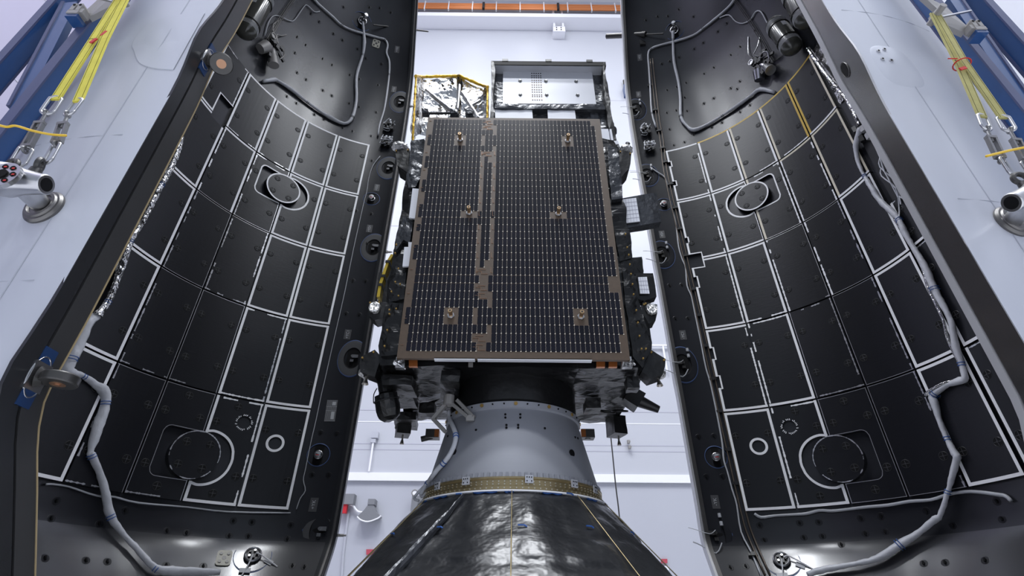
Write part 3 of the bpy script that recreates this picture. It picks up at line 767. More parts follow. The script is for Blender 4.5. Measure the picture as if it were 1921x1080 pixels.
    # ---- connector clusters on the back strip
    for k, z in enumerate((8.42, 7.95) if left else (8.52, 8.02)):
        rn = random.Random(k+20); mb = MB(); wb = MB()
        for q in ((-.055,-.06),(.055,-.06)): mb.cyl((*q,0), (*q,.10), .03, n=14); mb.torus((*q,.09), (0,0,1), .032, .008, 16, 6)
        mb.box((0,0,.06), (.16,.07,.06)); mb.box((0,.05,.08), (.05,.05,.05))
        for i in range(6): mb.box((rn.uniform(-.1,.1), rn.uniform(-.05,.1), rn.uniform(.06,.12)), (.035,.05,.03), Matrix.Rotation(rn.random()*3, 3, 'Z'))
        for i in range(5):
            a = [(rn.uniform(-.12,.12), rn.uniform(-.1,.18), rn.uniform(.03,.13)) for _ in range(5)]; wb.tube(a, .008, 6)
        for i in range(4): wb.box((rn.uniform(-.1,.1), rn.uniform(0,.15), .11), (.03,.04,.025))
        o = part('connector_cluster', mb.mesh('connector_cluster', [M_black]), root, at=at_wall(s, .14, z, 0))
        part('connector_wire', wb.mesh('connector_wire', [M_cable]), o)
    # ---- stencilled labels
    labs = [(.181,10.53,'+YE2'),(.158,9.54,'+YE1'),(.146,6.78,'+YD2'),(.141,5.79,'+YD1'),(.146,3.67,'+YC1'),(.146,1.18,'+YK')] if left else \
           [(.185,10.53,'-YE2'),(.131,9.62,'-YE1'),(.114,5.83,'-YD1'),(.123,3.78,'-YC1'),(.123,1.275,'-YK')]
    for p, z, tx in labs:
        mb = MB(); mb.box((0,0,.002), (.10,.17,.003))
        m = at_wall(s, p, z, 0)
        o = part('label_plate', mb.mesh('label_plate', [M_label]), root, at=m)
        part('lettering', text_mesh('lettering', tx, .062, M_labeltxt), o, at=Matrix.Translation((0,0,.0045)) @ Matrix.Rotation(pi/2, 4, 'Z'))
    if left:
        mb = MB(); mb.box((0,0,.002), (.15,.31,.003), None, 0)
        for i in range(11): mb.box((-.065+.013*i,0,.0045), (.0025,.30,.001), None, 1)
        for y in (-.152, 0, .06, .152): mb.box((0,y,.0045), (.146,.0028,.001), None, 1)
        mb.box((.03,-.07,.0046), (.045,.11,.001), None, 1); mb.box((.03,.105,.0046), (.05,.05,.001), None, 1)
        part('table_label', mb.mesh('table_label', [M_label, M_labeltxt]), root, 'printed grid label', at=at_wall(s, .153, 2.44, 0) @ Matrix.Rotation(.05, 4, 'Z'))
    # ---- probe tube reaching out over the back edge
    a = (-2.0,6.979,11.625) if left else (2.22,6.954,11.468)
    A = inw(s, .47, 10.80, .12); B = V(a)
    mb = MB()
    if left:
        mb.cyl(A, A.lerp(B, .35), .016, n=10); mb.cyl(A.lerp(B, .33), A.lerp(B, .42), .05, n=14); mb.cyl(A.lerp(B, .4), B, .026, .018, n=12)
    else:
        mb.cyl(A, A.lerp(B, .32), .016, n=10); mb.cyl(A.lerp(B, .30), A.lerp(B, .36), .07, n=16); mb.cyl(A.lerp(B, .36), B, .062, .058, n=18)
    o = part('probe_tube', mb.mesh('probe_tube', [M_steel_dark], smooth=True), root, 'dark probe tube reaching past the edge')
    mb = MB(); q = A.lerp(B, .36); mb.box(q+V((0,.08,-.12)), (.12,.05,.3)); part('probe_bracket', mb.mesh('probe_bracket', [M_black]), o)
    # ---- skin seams on the white outside
    mb = MB()
    for pc in ((3.055,) if left else (3.02,)): strip(mb, s, [(pc-.0*z, z) for z in (.9,1.6,2.3,3.0,3.7,4.4)], .0045, 2.5858, .001)
    for zc in ((1.33, 2.35) if left else (2.03, 4.0)): strip(mb, s, [(p, zc) for p in (2.78,2.86,2.94,3.02,3.10)], .004, 2.5858, .001)
    part('skin_seam', mb.mesh('skin_seam', [M_white_paint]), root)
    # ---- raised pad on the white outside
    if left:
        C = [(3.125,3.62),(3.05,3.62),(2.99,3.575),(2.961,3.44),(2.965,3.30),(2.984,3.218),(3.026,3.06),(3.078,2.985),(3.13,2.965)]
        mb = MB(); C = [(3.13+(p-3.13)*1., z) for p, z in C]
        CC = []
        for i in range(len(C)-1):
            for k in range(5):
                g = [C[max(i-1,0)], C[i], C[i+1], C[min(i+2,len(C)-1)]]; t = k/5
                CC.append(tuple(.5*(2*g[1][e]+(g[2][e]-g[0][e])*t+(2*g[0][e]-5*g[1][e]+4*g[2][e]-g[3][e])*t*t+(3*g[1][e]-g[0][e]-3*g[2][e]+g[3][e])*t**3) for e in (0,1)))
        C = CC+[C[-1]]
        vs = [sp(s, p, z, 2.589) for p, z in C]+[sp(s, 3.13+(p-3.13)*1.02, 3.3+(z-3.3)*1.01, 2.584) for p, z in C]
        n = len(C); cen = sp(s, 3.10, 3.28, 2.589)
        mb.add(vs+[cen], [(i, i+1, 2*n) for i in range(n-1)]+[(n-1, 0, 2*n)]+[(i, n+i, n+i+1, i+1) for i in range(n-1)])
        part('raised_pad', mb.mesh('raised_pad', [M_white_paint]), root)
        # latch hooks on the front edge
        for z, tilt in ((3.25, 0), (.885, 1)):
            c = sp(s, ph1, z, 2.47); t, u, n = basis(s, ph1); t2 = -t
            t2 = V((1,0,0)); n2 = V((0,1,0))
            mb = MB(); mb.lathe([(.03,-.022),(.07,-.022),(.075,-.016),(.075,.016),(.07,.022),(.03,.022)], c+t2*.085+n2*.03, u if tilt else (.45,-.45,-.77), 36)
            mb.bar(c+t2*.02+n2*.0, c+t2*.06+n2*.02, .05, .03)
            mb.cyl(c+t2*.01, c+t2*.03+n2*.01, .05, .03, 14)
            o = part('latch_hook', mb.mesh('latch_hook', [M_steel_dark], smooth=True), root, 'grey ring hook on the front edge')
            ax = V((0,0,1)) if tilt else V((.45,-.45,-.77)).normalized()
            bb = MB(); bb.cyl(c+t2*.085+n2*.03-ax*.024, c+t2*.085+n2*.03+ax*.024, .031, n=24); bb.cyl(c+t2*.085+n2*.03-ax*.03, c+t2*.085+n2*.03+ax*.03, .014, n=16)
            part('bushing', bb.mesh('bushing', [M_copper], smooth=True), o, 'copper coloured bushing')
            pk = MB()
            for q, mi in (((.10),0),((-.10),0)): pk.box(c+t2*.003+u*q, (.012,.075,.075), None, 1)
            pk.box(c+t2*.006, (.014,.09,.13), None, 0)
            pk.torus(c+t2*.006, t2, .095, .005, 28, 6, mi=0, sx=.5, ax=n2)
            part('latch_window', pk.mesh('latch_window', [M_steel, M_navy]), o, 'navy latch window with a pale rim')
    else:
        C = ring_pts(3.035, 3.34, .10, 24)
        P = [(3.035+.05*(abs(cos(a))**.7*(1 if cos(a) > 0 else -1)), 3.33+.20*(abs(sin(a))**.7*(1 if sin(a) > 0 else -1))) for a in (2*pi*k/40 for k in range(40))]
        mb = MB(); n = len(P); vs = [sp(s, p, z, 2.592) for p, z in P]+[sp(s, 3.035+(p-3.035)*1.3, 3.30+(z-3.33)*1.25, 2.583) for p, z in P]
        mb.add(vs+[sp(s, 3.035, 3.33, 2.593)], [(i, (i+1) % n, 2*n) for i in range(n)]+[(i, n+i, n+(i+1) % n, (i+1) % n) for i in range(n)])
        o = part('raised_pad', mb.mesh('raised_pad', [M_white_paint], smooth=2), root)
        for p, z in ((3.069,3.454),(3.047,3.482),(3.072,3.357),(3.048,3.347)):
            q = sp(s, p, z, 2.592); d = (sp(s, p, z, 3)-q).normalized(); bb = MB(); bb.cyl(q, q+d*.008, .015, n=12, mi=0); bb.cyl(q+d*.008, q+d*.010, .007, n=8, mi=1)
            part('pad_bolt', bb.mesh('pad_bolt', [M_steel, M_recess]), o)
        # equipment bay by the front edge, above the short panel
        mb = MB()
        for (pa, pb, za, zb, off) in ((1.475,1.60,6.55,7.9,.02),(1.60,1.68,6.2,7.8,.06)):
            vs = [inw(s, p, z, off+(.02 if k == 1 else 0)) for z in (za, (za+zb)/2, zb) for k, p in enumerate((pa, (pa+pb)/2, pb))]
            mb.add(vs, [(0,1,4,3),(1,2,5,4),(3,4,7,6),(4,5,8,7)])
        part('foil_cover', crumple(mb, 'foil_cover', [M_foil], .05, .012, 9.), root, 'crinkled silver cover by the metal flange')
        rn = random.Random(4); mb = MB(); wb = MB()
        mb.add([inw(s, p, z, .03) for z in (4.55, 5.25, 5.95) for p in (1.49, 1.58, 1.67)], [(0,1,4,3),(1,2,5,4),(3,4,7,6),(4,5,8,7)])
        for i in range(9):
            p, z = rn.uniform(1.49,1.62), rn.uniform(5.0,5.9)
            wb.tube([inw(s, p+rn.uniform(-.03,.06), z-.22*k+rn.uniform(-.05,.05), rn.uniform(.05,.12)) for k in range(5)], .008, 6)
        o = part('equipment_bay', mb.mesh('equipment_bay', [M_black]), root, 'black connectors in the open bay')
        for i in range(16):
            p, z = rn.uniform(1.50,1.66), rn.uniform(4.6,5.9); q = MB(); q.box(inw(s, p, z, rn.uniform(.05,.10)), (.05,.05,.10), Matrix.Rotation(rn.random(), 3, 'Z')); part('connector', q.mesh('connector', [M_black if i % 3 else M_greyc]), o)
        part('connector_wire', wb.mesh('connector_wire', [M_cable]), o)
        mb = MB(); mb.tube([inw(s, p, z, .09) for p, z in ((1.48,7.95),(1.50,7.4),(1.53,6.8),(1.56,6.3),(1.55,5.85))], [.03,.035,.03,.035,.03], 10)
        part('foil_cable_bundle', crumple(mb, 'foil_cable_bundle', [M_foil], .03, .008, 22.), root, 'foil wrapped cable running down beside the flange')
    return root
fairing('L'); fairing('R')

# ------------------------------------------------------------------ satellite
sat = thing('satellite', (.04, 4.95, 1.57), 'boxy satellite in black insulation with a brown-edged dark solar panel on its front', 'satellite')
YB = 4.2
outl = [(-1.189,4.2,4.742),(-1.17,4.2,4.3),(-1.177,4.2,4.091),(-1.179,4.2,3.914),(-1.174,4.2,3.584),(-1.175,4.2,3.409),(-1.197,4.2,3.274),(-1.181,4.2,3.062),(-1.171,4.2,2.905),(-1.181,4.2,2.739),(-1.174,4.2,2.574),(-1.17,4.2,2.431),(-1.171,4.2,2.192),(-1.168,4.2,2.029),(-1.142,4.2,1.852),(1.205,4.2,1.843),(1.268,4.2,2.026),(1.279,4.2,2.139),(1.272,4.2,2.272),(1.242,4.2,2.386),(1.214,4.2,2.563),(1.208,4.2,2.809),(1.226,4.2,3.05),(1.236,4.2,3.417),(1.235,4.2,3.859),(1.238,4.2,4.157),(1.247,4.2,4.65),(1.229,4.2,4.787)]
mb = MB(); mb.prism(outl, (0,1.5,0))
part('bus', crumple(mb, 'bus', [M_mli], .10, .034, 3.2, False, 1.), sat, 'crinkled black insulation blanket')
# blanket flaps lying over the sides, greyer and shinier towards the top
for nm, pts, dy, m in (('blanket_flap', [(-1.178,4.16,4.697),(-0.983,4.16,4.7),(-0.985,4.16,4.203),(-1.049,4.16,3.957),(-1.129,4.16,3.94),(-1.165,4.16,4.052),(-1.166,4.16,4.37)], .3, M_mli_grey),
                    ('blanket_flap', [(1.133,4.16,4.649),(1.241,4.16,4.606),(1.233,4.16,4.068),(1.216,4.16,3.814),(1.098,4.16,3.79),(1.103,4.16,4.148)], .3, M_mli_grey),
                    ('blanket_flap', [(-1.13,4.15,3.527),(-1.022,4.15,3.456),(-1.029,4.15,3.175),(-1.092,4.15,3.209),(-1.151,4.15,3.073),(-1.177,4.15,3.235)], .25, M_mli_grey),
                    ('blanket_flap', [(-1.134,4.16,2.884),(-1.022,4.16,2.872),(-1.006,4.16,2.515),(-1.143,4.16,2.478),(-1.169,4.16,2.633)], .2, M_mli),
                    ('blanket_flap', [(-1.14,4.15,2.472),(-1.007,4.15,2.45),(-0.982,4.15,1.928),(-1.131,4.15,1.912),(-1.153,4.15,2.166)], .2, M_mli),
                    ('blanket_flap', [(1.079,4.16,3.382),(1.234,4.16,3.37),(1.225,4.16,3.021),(1.091,4.16,2.974)], .2, M_mli),
                    ('blanket_flap', [(1.113,4.15,2.902),(1.24,4.15,2.776),(1.205,4.15,2.301),(1.103,4.15,2.272),(1.093,4.15,2.531)], .2, M_mli),
                    ('blanket_flap', [(1.096,4.15,2.3),(1.239,4.15,2.256),(1.276,4.15,2.028),(1.167,4.15,1.821),(1.101,4.15,1.932)], .25, M_mli)):
    mb = MB(); mb.prism(pts, (0,dy,0)); part(nm, crumple(mb, nm, [m], .05, .012, 8., False, len(pts)), sat)
rn = random.Random(5)
for q in [(-1.149,4.13,3.125),(-1.146,4.13,3.018),(-1.091,4.13,2.832),(-1.102,4.13,2.676),(-1.053,4.13,2.652),(-1.124,4.13,2.567),(-1.052,4.13,2.52),(-1.117,4.13,2.368),(-1.055,4.13,2.38),(-1.111,4.13,2.323),(-1.108,4.13,2.156),(-1.11,4.13,1.996),(1.18,4.13,3.289),(1.177,4.13,3.118),(1.182,4.13,3.025),(1.179,4.13,2.908),(1.176,4.13,2.794),(1.177,4.13,2.676),(1.173,4.13,2.561),(1.177,4.13,2.386),(1.176,4.13,2.256),(1.173,4.13,2.119),(1.175,4.13,1.991),(1.214,4.13,1.992),(1.177,4.13,1.898)]:
    mb = MB(); mb.cyl(q, V(q)+V((0,-.02,0)), .008, n=8); part('button_fastener', mb.mesh('button_fastener', [M_patch]), sat)

# --- solar panel
sp_root = MB()
ZB, ZT = 1.826, 4.912
def pxz(u, v):     # u across 0..1, v up 0..1
    zl = ZB+(ZT-ZB)*v; xl = -.960-.021*v; xr = 1.030+.008*v
    return xl+(xr-xl)*u, zl
P4 = [pxz(0,0), pxz(1,0), pxz(1,1), pxz(0,1)]
sp_root.prism([(x, 4.0, z) for x, z in P4], (0,.035,0))
panel = part('solar_panel', sp_root.mesh('solar_panel', [M_substrate]), sat, 'brown solar panel board')
z_top, z_bot = 4.874, 1.895
NR = 34; PIT = .0432/2.0
def rows_z(r):     # top of row r (0 based)
    extra = .004*((r > 7)+(r > 8)+(r > 16)+(r > 24)+(r > 25))
    return z_top-(z_top-z_bot-.02)*r/NR-extra
gap = {0:[14,15],1:[13,14,15,16],2:[16],3:[13],4:[13],5:[16],6:[13,14,15,16],7:[13,15,16],8:[13,16]}
for r in range(9, 16): gap[r] = [13,16]
gap[16] = []; gap[17] = [16]
for r in range(18, 23): gap[r] = [13,16]
gap[23] = [13,15,16]; gap[24] = [13,14,15,16]; gap[25] = [14,15]; gap[26] = [13,14,15]; gap[27] = [14,15,16]
gap[28] = [16]; gap[29] = [13]; gap[30] = [13]; gap[31] = [16]; gap[32] = [13,14,15,16]; gap[33] = [14,15]
left_ext = {3,4,7,8,11,12,15,16,18,21,22,29,30}
patches = [(3,4,6,8),(3,4,34,36),(16,16,9,12),(16,16,30,33),(29,30,7,9),(29,30,34,36)]
for a, b, c, d in patches:
    for r in range(a, b+1): gap[r] = gap.get(r, [])+list(range(c, d+1))
cells = MB(); inter = MB(); dim = MB()
def X(c, z):
    v = (z-ZB)/(ZT-ZB); xl = -.960-.021*v; xr = 1.030+.008*v
    return xl+(xr-xl)*(.0352+PIT*c)
yF = 4.0-.002
for r in range(NR):
    za, zb = rows_z(r), rows_z(r+1); zb2 = zb+ (0 if r not in (7,8,16,24,25) else .004)
    c0 = -1 if r in left_ext else 0
    c1 = 41 if r == 0 else (41 if r in (25,26) else (43 if (r > 20 and r < 25) or (27 <= r < 32) else 42))
    have = [c for c in range(c0, c1+1) if c not in gap.get(r, [])]
    for c in have:
        g = .0012
        x0, x1, x2, x3 = X(c, za)+g, X(c+1, za)-g, X(c+1, zb2)-g, X(c, zb2)+g
        za_, zb_ = za-.001, zb2+.001; ch = .006
        vs = [(x0+ch, yF, za_), (x1-ch, yF, za_), (x1, yF, za_-ch), (x2, yF, zb_+ch), (x2-ch, yF, zb_), (x3+ch, yF, zb_), (x3, yF, zb_+ch), (x0, yF, za_-ch)]
        cells.add(vs, [tuple(range(8))])
        # white corner pads between neighbours and the wavy interconnect
        x = X(c+1, zb2); s_ = .0066
        inter.add([(x-s_*1.1, yF-.001, zb2), (x+.002, yF-.001, zb2-s_*.5), (x+s_, yF-.001, zb2+s_*.2), (x+.001, yF-.001, zb2+s_*1.5)], [(0,1,2,3)])
        k = 6; w = .0013
        L = [(X(c+1, za+(zb2-za)*i/k)+(.0022 if i % 2 else -.0022)*(0 if i in (0,k) else 1), za+(zb2-za)*i/k) for i in range(k+1)]
        for (xa, z1), (xb, z2) in zip(L, L[1:]):
            dim.add([(xa-w, yF-.0006, z1), (xa+w, yF-.0006, z1), (xb+w, yF-.0006, z2), (xb-w, yF-.0006, z2)], [(0,1,2,3)])
part('solar_cells', cells.mesh('solar_cells', [M_cell]), panel, 'near-black solar cells')
part('cell_interconnect', inter.mesh('cell_interconnect', [M_inter]), panel, 'pale corner pads between cells')
part('cell_gap', dim.mesh('cell_gap', [M_inter_dim]), panel, 'wavy pale lines between cells')
tr = MB(); rn = random.Random(9)
def trace(pts, w=.0018):
    for a, b in zip(pts, pts[1:]):
        tr.bar((a[0], 3.9985, a[1]), (b[0], 3.9985, b[1]), .002, w*2, up=(0,1,0))
for r in (0,1,6,24,26,27,32,33):
    z = rows_z(r)-.045; x0 = X(13.3, z)
    trace([(x0, z), (x0+.05, z), (x0+.05, z-.03), (x0+.11, z-.03)]); trace([(x0+.02, z+.02), (x0+.09, z+.02)])
for r in range(6, 25, 2):
    for c in (13.3, 16.5):
        z = rows_z(r); trace([(X(c, z), z), (X(c, z), z-.06), (X(c+.35, z), z-.06)])
for r in range(0, 34, 3): z = rows_z(r)-.03; trace([(X(-1.2, z), z), (X(-.6, z), z)])
part('wiring_trace', tr.mesh('wiring_trace', [M_copper]), panel)
for i, (a, b, c, d) in enumerate(patches):
    z = (rows_z(a)+rows_z(b+1))/2 if a != b else rows_z(a)-.03; x = (X(c, z)+X(d+1, z))/2
    mb = MB(); mb.cyl((x, 3.998, z), (x, 3.985, z), .033, n=6, mi=1); mb.cyl((x, 3.985, z), (x, 3.975, z), .024, n=20, mi=1); mb.cyl((x, 3.975, z), (x, 3.90, z), .019, n=20); mb.cyl((x, 3.90, z), (x, 3.898, z), .009, n=12, mi=2)
    part('mounting_stud', mb.mesh('mounting_stud', [M_gold_stud, M_steel, M_steel_dark], smooth=True), panel, 'gold stud on a pale nut')
mb = MB()
for a in ((-0.646,4.02,1.836),): pass
A0, A1, A2, A3 = [(-0.641,4.02,1.826),(-0.294,4.02,1.824),(-0.272,4.02,1.825),(0.705,4.02,1.831)]
mb.span((A0[0], 4.0, A0[2]-.006), (A1[0], 4.05, A0[2]+.008)); mb.span((A2[0], 4.0, A0[2]-.006), (A3[0], 4.05, A0[2]+.008))
part('edge_strip', mb.mesh('edge_strip', [M_radiator]), sat, 'white strip under the solar panel')
for q in ([(-0.876,4.1,1.855),(-0.802,4.1,1.856),(-0.795,4.1,1.796),(-0.869,4.1,1.795)], [(0.761,4.1,1.871),(0.836,4.1,1.871),(0.83,4.1,1.806),(0.756,4.1,1.805)], [(0.869,4.1,1.872),(0.943,4.1,1.872),(0.936,4.1,1.807),(0.862,4.1,1.806)]):
    mb = MB(); mb.prism(q, (0,.03,0))
    for k in range(6):
        a = V(q[0]).lerp(V(q[1]), (k+.5)/6); b = V(q[3]).lerp(V(q[2]), (k+.5)/6); mb.bar(a-V((0,.004,0)), b-V((0,.004,0)), .004, .004)
    part('amber_strap', mb.mesh('amber_strap', [M_kapton]), sat, 'amber film strap')
for c in ((-0.942,4.05,1.822), (1.023,4.05,1.845)):
    mb = MB(); c = V(c)
    for i in range(9): mb.cyl(c+V((rn.uniform(-.05,.05), -.02, rn.uniform(-.06,.06))), c+V((rn.uniform(-.05,.05), .06, rn.uniform(-.06,.06))), rn.uniform(.008,.016), n=10)
    mb.box(c+V((0,.05,0)), (.08,.05,.10))
    part('panel_hinge', mb.mesh('panel_hinge', [M_steel]), sat, 'silver hinge fittings')

# --- thruster pods
def pod(poly, depth, face, fdir, fr, noz=None, ndir=(0,0,-1), lab=None):
    mb = MB(); mb.prism(poly, (0,depth,0))
    o = part('thruster_pod', crumple(mb, 'thruster_pod', [M_mli_soft], .07, .006, 6., False, 2.), sat)
    fb = MB(); f = V(face); d = V(fdir).normalized(); fb.cyl(f-d*.01, f+d*.02, fr*1.06, fr, 10)
    part('foil_face', crumple(fb, 'foil_face', [M_foil_bright], .03, .008, 20.), o, 'crinkled silver foil face')
    if noz:
        nb = MB(); nn = V(noz); nd = V(ndir).normalized()
        nb.lathe([(.012,0),(.014,.025),(.011,.04),(.02,.065),(.03,.09),(.026,.09),(.012,.05)], nn, nd, 18)
        part('nozzle', nb.mesh('nozzle', [M_nozzle], smooth=True), o, 'small bell nozzle')
    for q in poly[:2]:
        pb = MB(); c = V(q)*.8+sum((V(a) for a in poly), V())/len(poly)*.2; pb.cyl(c-V((0,.015,0)), c+V((0,.01,0)), .009, n=8); part('button_fastener', pb.mesh('button_fastener', [M_patch]), o)
pod([(-1.222,4.22,2.007),(-1.336,4.22,1.937),(-1.333,4.22,1.864),(-1.317,4.22,1.793),(-1.182,4.22,1.744),(-1.172,4.22,1.83),(-1.148,4.22,1.933)], .16, (-1.276,4.3,1.807), (-.1,-.1,-1), .075, (-1.279,4.3,1.797), (0,-.05,-1))
pod([(1.279,4.22,2.036),(1.41,4.22,1.942),(1.395,4.22,1.874),(1.363,4.22,1.792),(1.249,4.22,1.751),(1.183,4.22,1.821)], .16, (1.335,4.3,1.82), (.1,-.1,-1), .075, (1.338,4.3,1.805), (.05,-.05,-1))
pod([(-1.364,4.25,2.536),(-1.257,4.25,2.543),(-1.201,4.25,2.478),(-1.204,4.25,2.349),(-1.277,4.25,2.331),(-1.339,4.25,2.377)], .14, (-1.291,4.23,2.453), (-.1,-1,0), .055)
pod([(1.285,4.25,2.545),(1.307,4.25,2.558),(1.427,4.25,2.529),(1.413,4.25,2.434),(1.386,4.25,2.352),(1.288,4.25,2.305),(1.25,4.25,2.356)], .14, (1.359,4.23,2.463), (.1,-1,0), .055)
pod([(-1.398,4.3,4.694),(-1.227,4.3,4.715),(-1.2,4.3,4.307),(-1.339,4.3,4.426)], .2, (-1.353,4.35,4.778), (0,-.2,1), .10)
pod([(1.305,4.3,4.724),(1.449,4.3,4.69),(1.392,4.3,4.421),(1.267,4.3,4.256),(1.274,4.3,4.552)], .2, (1.399,4.35,4.78), (.2,-.2,1), .08, (1.423,4.4,4.854), (.3,-.1,1))

# --- white radiators and side boxes
def plate(pts, dy, name, m, lab=None, grid=0):
    mb = MB(); mb.prism(pts, (0,dy,0)); o = part(name, mb.mesh(name, [m]), sat, lab)
    if grid:
        g = MB(); q = [V(p)+V((0,-.002,0)) for p in pts]
        for k in range(1, grid):
            t = k/grid; g.bar(q[0].lerp(q[1], t), q[3].lerp(q[2], t), .002, .003); g.bar(q[0].lerp(q[3], t), q[1].lerp(q[2], t), .002, .003)
        part('tile_joint', g.mesh('tile_joint', [M_seam]), o)
    return o
plate([(-1.066,4.1,3.876),(-0.996,4.1,3.869),(-0.991,4.1,3.454),(-1.059,4.1,3.464)], .02, 'radiator', M_radiator, 'white radiator tile')
plate([(-1.028,4.1,3.144),(-0.99,4.1,3.144),(-0.984,4.1,2.85),(-1.051,4.1,2.846),(-1.061,4.1,3.083),(-1.021,4.1,3.083)], .02, 'radiator', M_radiator, 'white radiator tile')
eb = MB(); eb.prism([(1.085,4.3,3.901),(1.655,4.3,4.037),(1.639,4.3,3.61),(1.262,4.3,3.52),(1.113,4.3,3.578)], (0,.10,0))
part('equipment_box', crumple(eb, 'equipment_box', [M_mli_grey], .1, .008, 5., False, 3.), sat, 'black wrapped box with white tiles')
plate([(1.106,4.275,3.886),(1.174,4.275,3.895),(1.171,4.275,3.583),(1.105,4.275,3.574)], .012, 'radiator', M_radiator, 'white radiator tile', 4)
plate([(1.223,4.275,3.903),(1.403,4.275,3.93),(1.402,4.275,3.593),(1.204,4.275,3.56)], .012, 'radiator', M_radiator, 'white radiator tile', 6)
eb = MB(); eb.prism([(1.238,4.28,3.108),(1.353,4.28,3.103),(1.36,4.28,2.942),(1.339,4.28,2.864),(1.221,4.28,2.611),(1.194,4.28,2.735)], (0,.14,0)); part('equipment_box', crumple(eb, 'equipment_box', [M_mli], .07, .012, 6., False, 4.), sat)
eb = MB(); eb.prism([(1.258,4.24,2.888),(1.434,4.24,2.887),(1.427,4.24,2.614),(1.3,4.24,2.564),(1.231,4.24,2.587)], (0,.10,0)); part('equipment_box', crumple(eb, 'equipment_box', [M_mli], .1, .006, 6., False, 5.), sat)
plate([(1.271,4.215,2.822),(1.359,4.215,2.827),(1.359,4.215,2.634),(1.267,4.215,2.633)], .012, 'radiator', M_radiator, 'small white radiator tile', 4)
# yellow band
yb = [(-1.261,4.5,3.224),(-1.296,4.5,3.126),(-1.322,4.5,2.944),(-1.335,4.5,2.835),(-1.333,4.5,2.692)]
mb = MB()
for a, b in zip(yb, yb[1:]): mb.bar(a, b, .03, .16, up=(0,1,0))
o = part('yellow_band', mb.mesh('yellow_band', [M_yellow]), sat, 'yellow band with black clips')
mb = MB()
for a in yb[1:4]: mb.box(a, (.045,.18,.03))
mb.box(V(yb[2])+V((-.03,0,.02)), (.05,.12,.08)); part('band_clip', mb.mesh('band_clip', [M_black]), o)
mb = MB(); mb.prism([(-1.228,4.45,3.154),(-1.253,4.45,3.084),(-1.279,4.45,2.909),(-1.295,4.45,2.784),(-1.293,4.45,2.65),(-1.223,4.45,2.651),(-1.218,4.45,2.949)], (0,.2,0)); part('blanket_flap', crumple(mb, 'blanket_flap', [M_mli_soft], .08, .008, 6.), sat)

# --- silver foil shroud above
prof = [(-1.371,4.55,6.427), (-1.35,4.95,6.981), (-0.857,5.0,7.087), (-0.769,4.88,6.892), (-0.434,4.95,6.775), (-0.349,4.7,6.409)]
low = [(-1.269,4.55,5.088), (-1.281,4.95,5.734), (-0.799,5.0,5.799), (-0.72,4.88,5.661), (-0.412,4.95,5.747), (-0.327,4.7,5.458)]
mb = MB()
for i in range(5):
    a, b, c, d = V(prof[i]), V(prof[i+1]), V(low[i+1]), V(low[i]); t = V((0,.03,0))
    k = 6; g = []
    for q in range(k+1):
        for w in range(5): g.append(a.lerp(d, q/k).lerp(b.lerp(c, q/k), w/4))
    mb.add(g, [(q*5+w, q*5+w+1, (q+1)*5+w+1, (q+1)*5+w) for q in range(k) for w in range(4)])
fo = part('foil_shroud', crumple(mb, 'foil_shroud', [M_foil], .085, .045, 3.4, False, 6.), sat, 'crumpled silver foil shroud')
mb = MB(); mb.tube([V(p)+V((0,-.02,.01)) for p in prof], .022, 8, smooth=4); mb.tube([prof[0], V(prof[0]).lerp(V(low[0]), .5), low[0]], .014, 6); mb.tube([prof[5], low[5]], .016, 6)
part('gold_edging', crumple(mb, 'gold_edging', [M_foil_edge], .05, .008, 20.), fo, 'gold tape edging')
for a, b, r in (((-1.21,4.62,6.238), (-0.766,4.5,5.615), .03), ((-0.706,4.6,6.172), (-0.437,4.45,5.452), .028), ((-0.744,4.6,5.817), (-0.746,4.6,6.338), .022), ((-0.628,4.5,5.693), (-0.445,4.6,6.014), .018)):
    mb = MB(); mb.tube([a, V(a).lerp(V(b), .5), b], r, 8); part('foil_strut', crumple(mb, 'foil_strut', [M_silver_tape], .06, .008, 8.), fo, 'foil wrapped strut')
mb = MB(); mb.tube([(-1.142,4.45,5.546), (-0.981,4.45,5.543), (-0.806,4.45,5.551)], .018, 8); part('black_bar', mb.mesh('black_bar', [M_black]), fo)
for c in ((-0.751,4.42,5.504), (-1.123,4.4,5.484), (-0.553,4.4,5.472)):
    mb = MB(); mb.box(c, (.09,.08,.07)); part('blanket_knot', crumple(mb, 'blanket_knot', [M_mli_grey], .04, .02, 9.), fo)

# --- antenna enclosure above
top = [(-0.303,4.55,6.848),(1.376,4.55,6.852)]
mb = MB(); a, b = V(top[0]), V(top[1]); mb.prism([a, b, b+V((0,0,-.09)), a+V((0,0,-.09))], (0,.16,0))
enc = part('antenna_shade', mb.mesh('antenna_shade', [M_matte]), sat, 'black shade open towards the front')
for t in (.12, .5, .86):
    q = MB(); q.box(a.lerp(b, t)+V((0,.02,.02)), (.09,.05,.05)); part('shade_clip', q.mesh('shade_clip', [M_black]), enc)
mb = MB(); mb.span((a.x+.04, 4.56, a.z-.10), (b.x-.04, 4.70, a.z-.092)); part('shade_lining', mb.mesh('shade_lining', [M_plate]), enc, 'pale grey lining under the top')
for poly in ([(-0.303,4.55,6.848),(-0.271,4.55,6.823),(-0.243,4.55,6.632),(-0.255,4.55,6.183),(-0.247,4.55,5.577),(-0.29,4.55,5.577),(-0.288,4.55,5.739),(-0.285,4.55,6.182),(-0.29,4.55,6.631)], [(1.376,4.55,6.852),(1.344,4.55,6.673),(1.358,4.55,6.174),(1.346,4.55,5.748),(1.355,4.55,5.412),(1.367,4.55,5.187),(1.304,4.55,5.186),(1.285,4.55,5.569),(1.292,4.55,5.954),(1.311,4.55,6.659),(1.343,4.55,6.838)]):
    mb = MB(); mb.prism(poly, (0,.16,0)); part('shade_wall', crumple(mb, 'shade_wall', [M_mli_soft], .1, .012, 5.), enc)
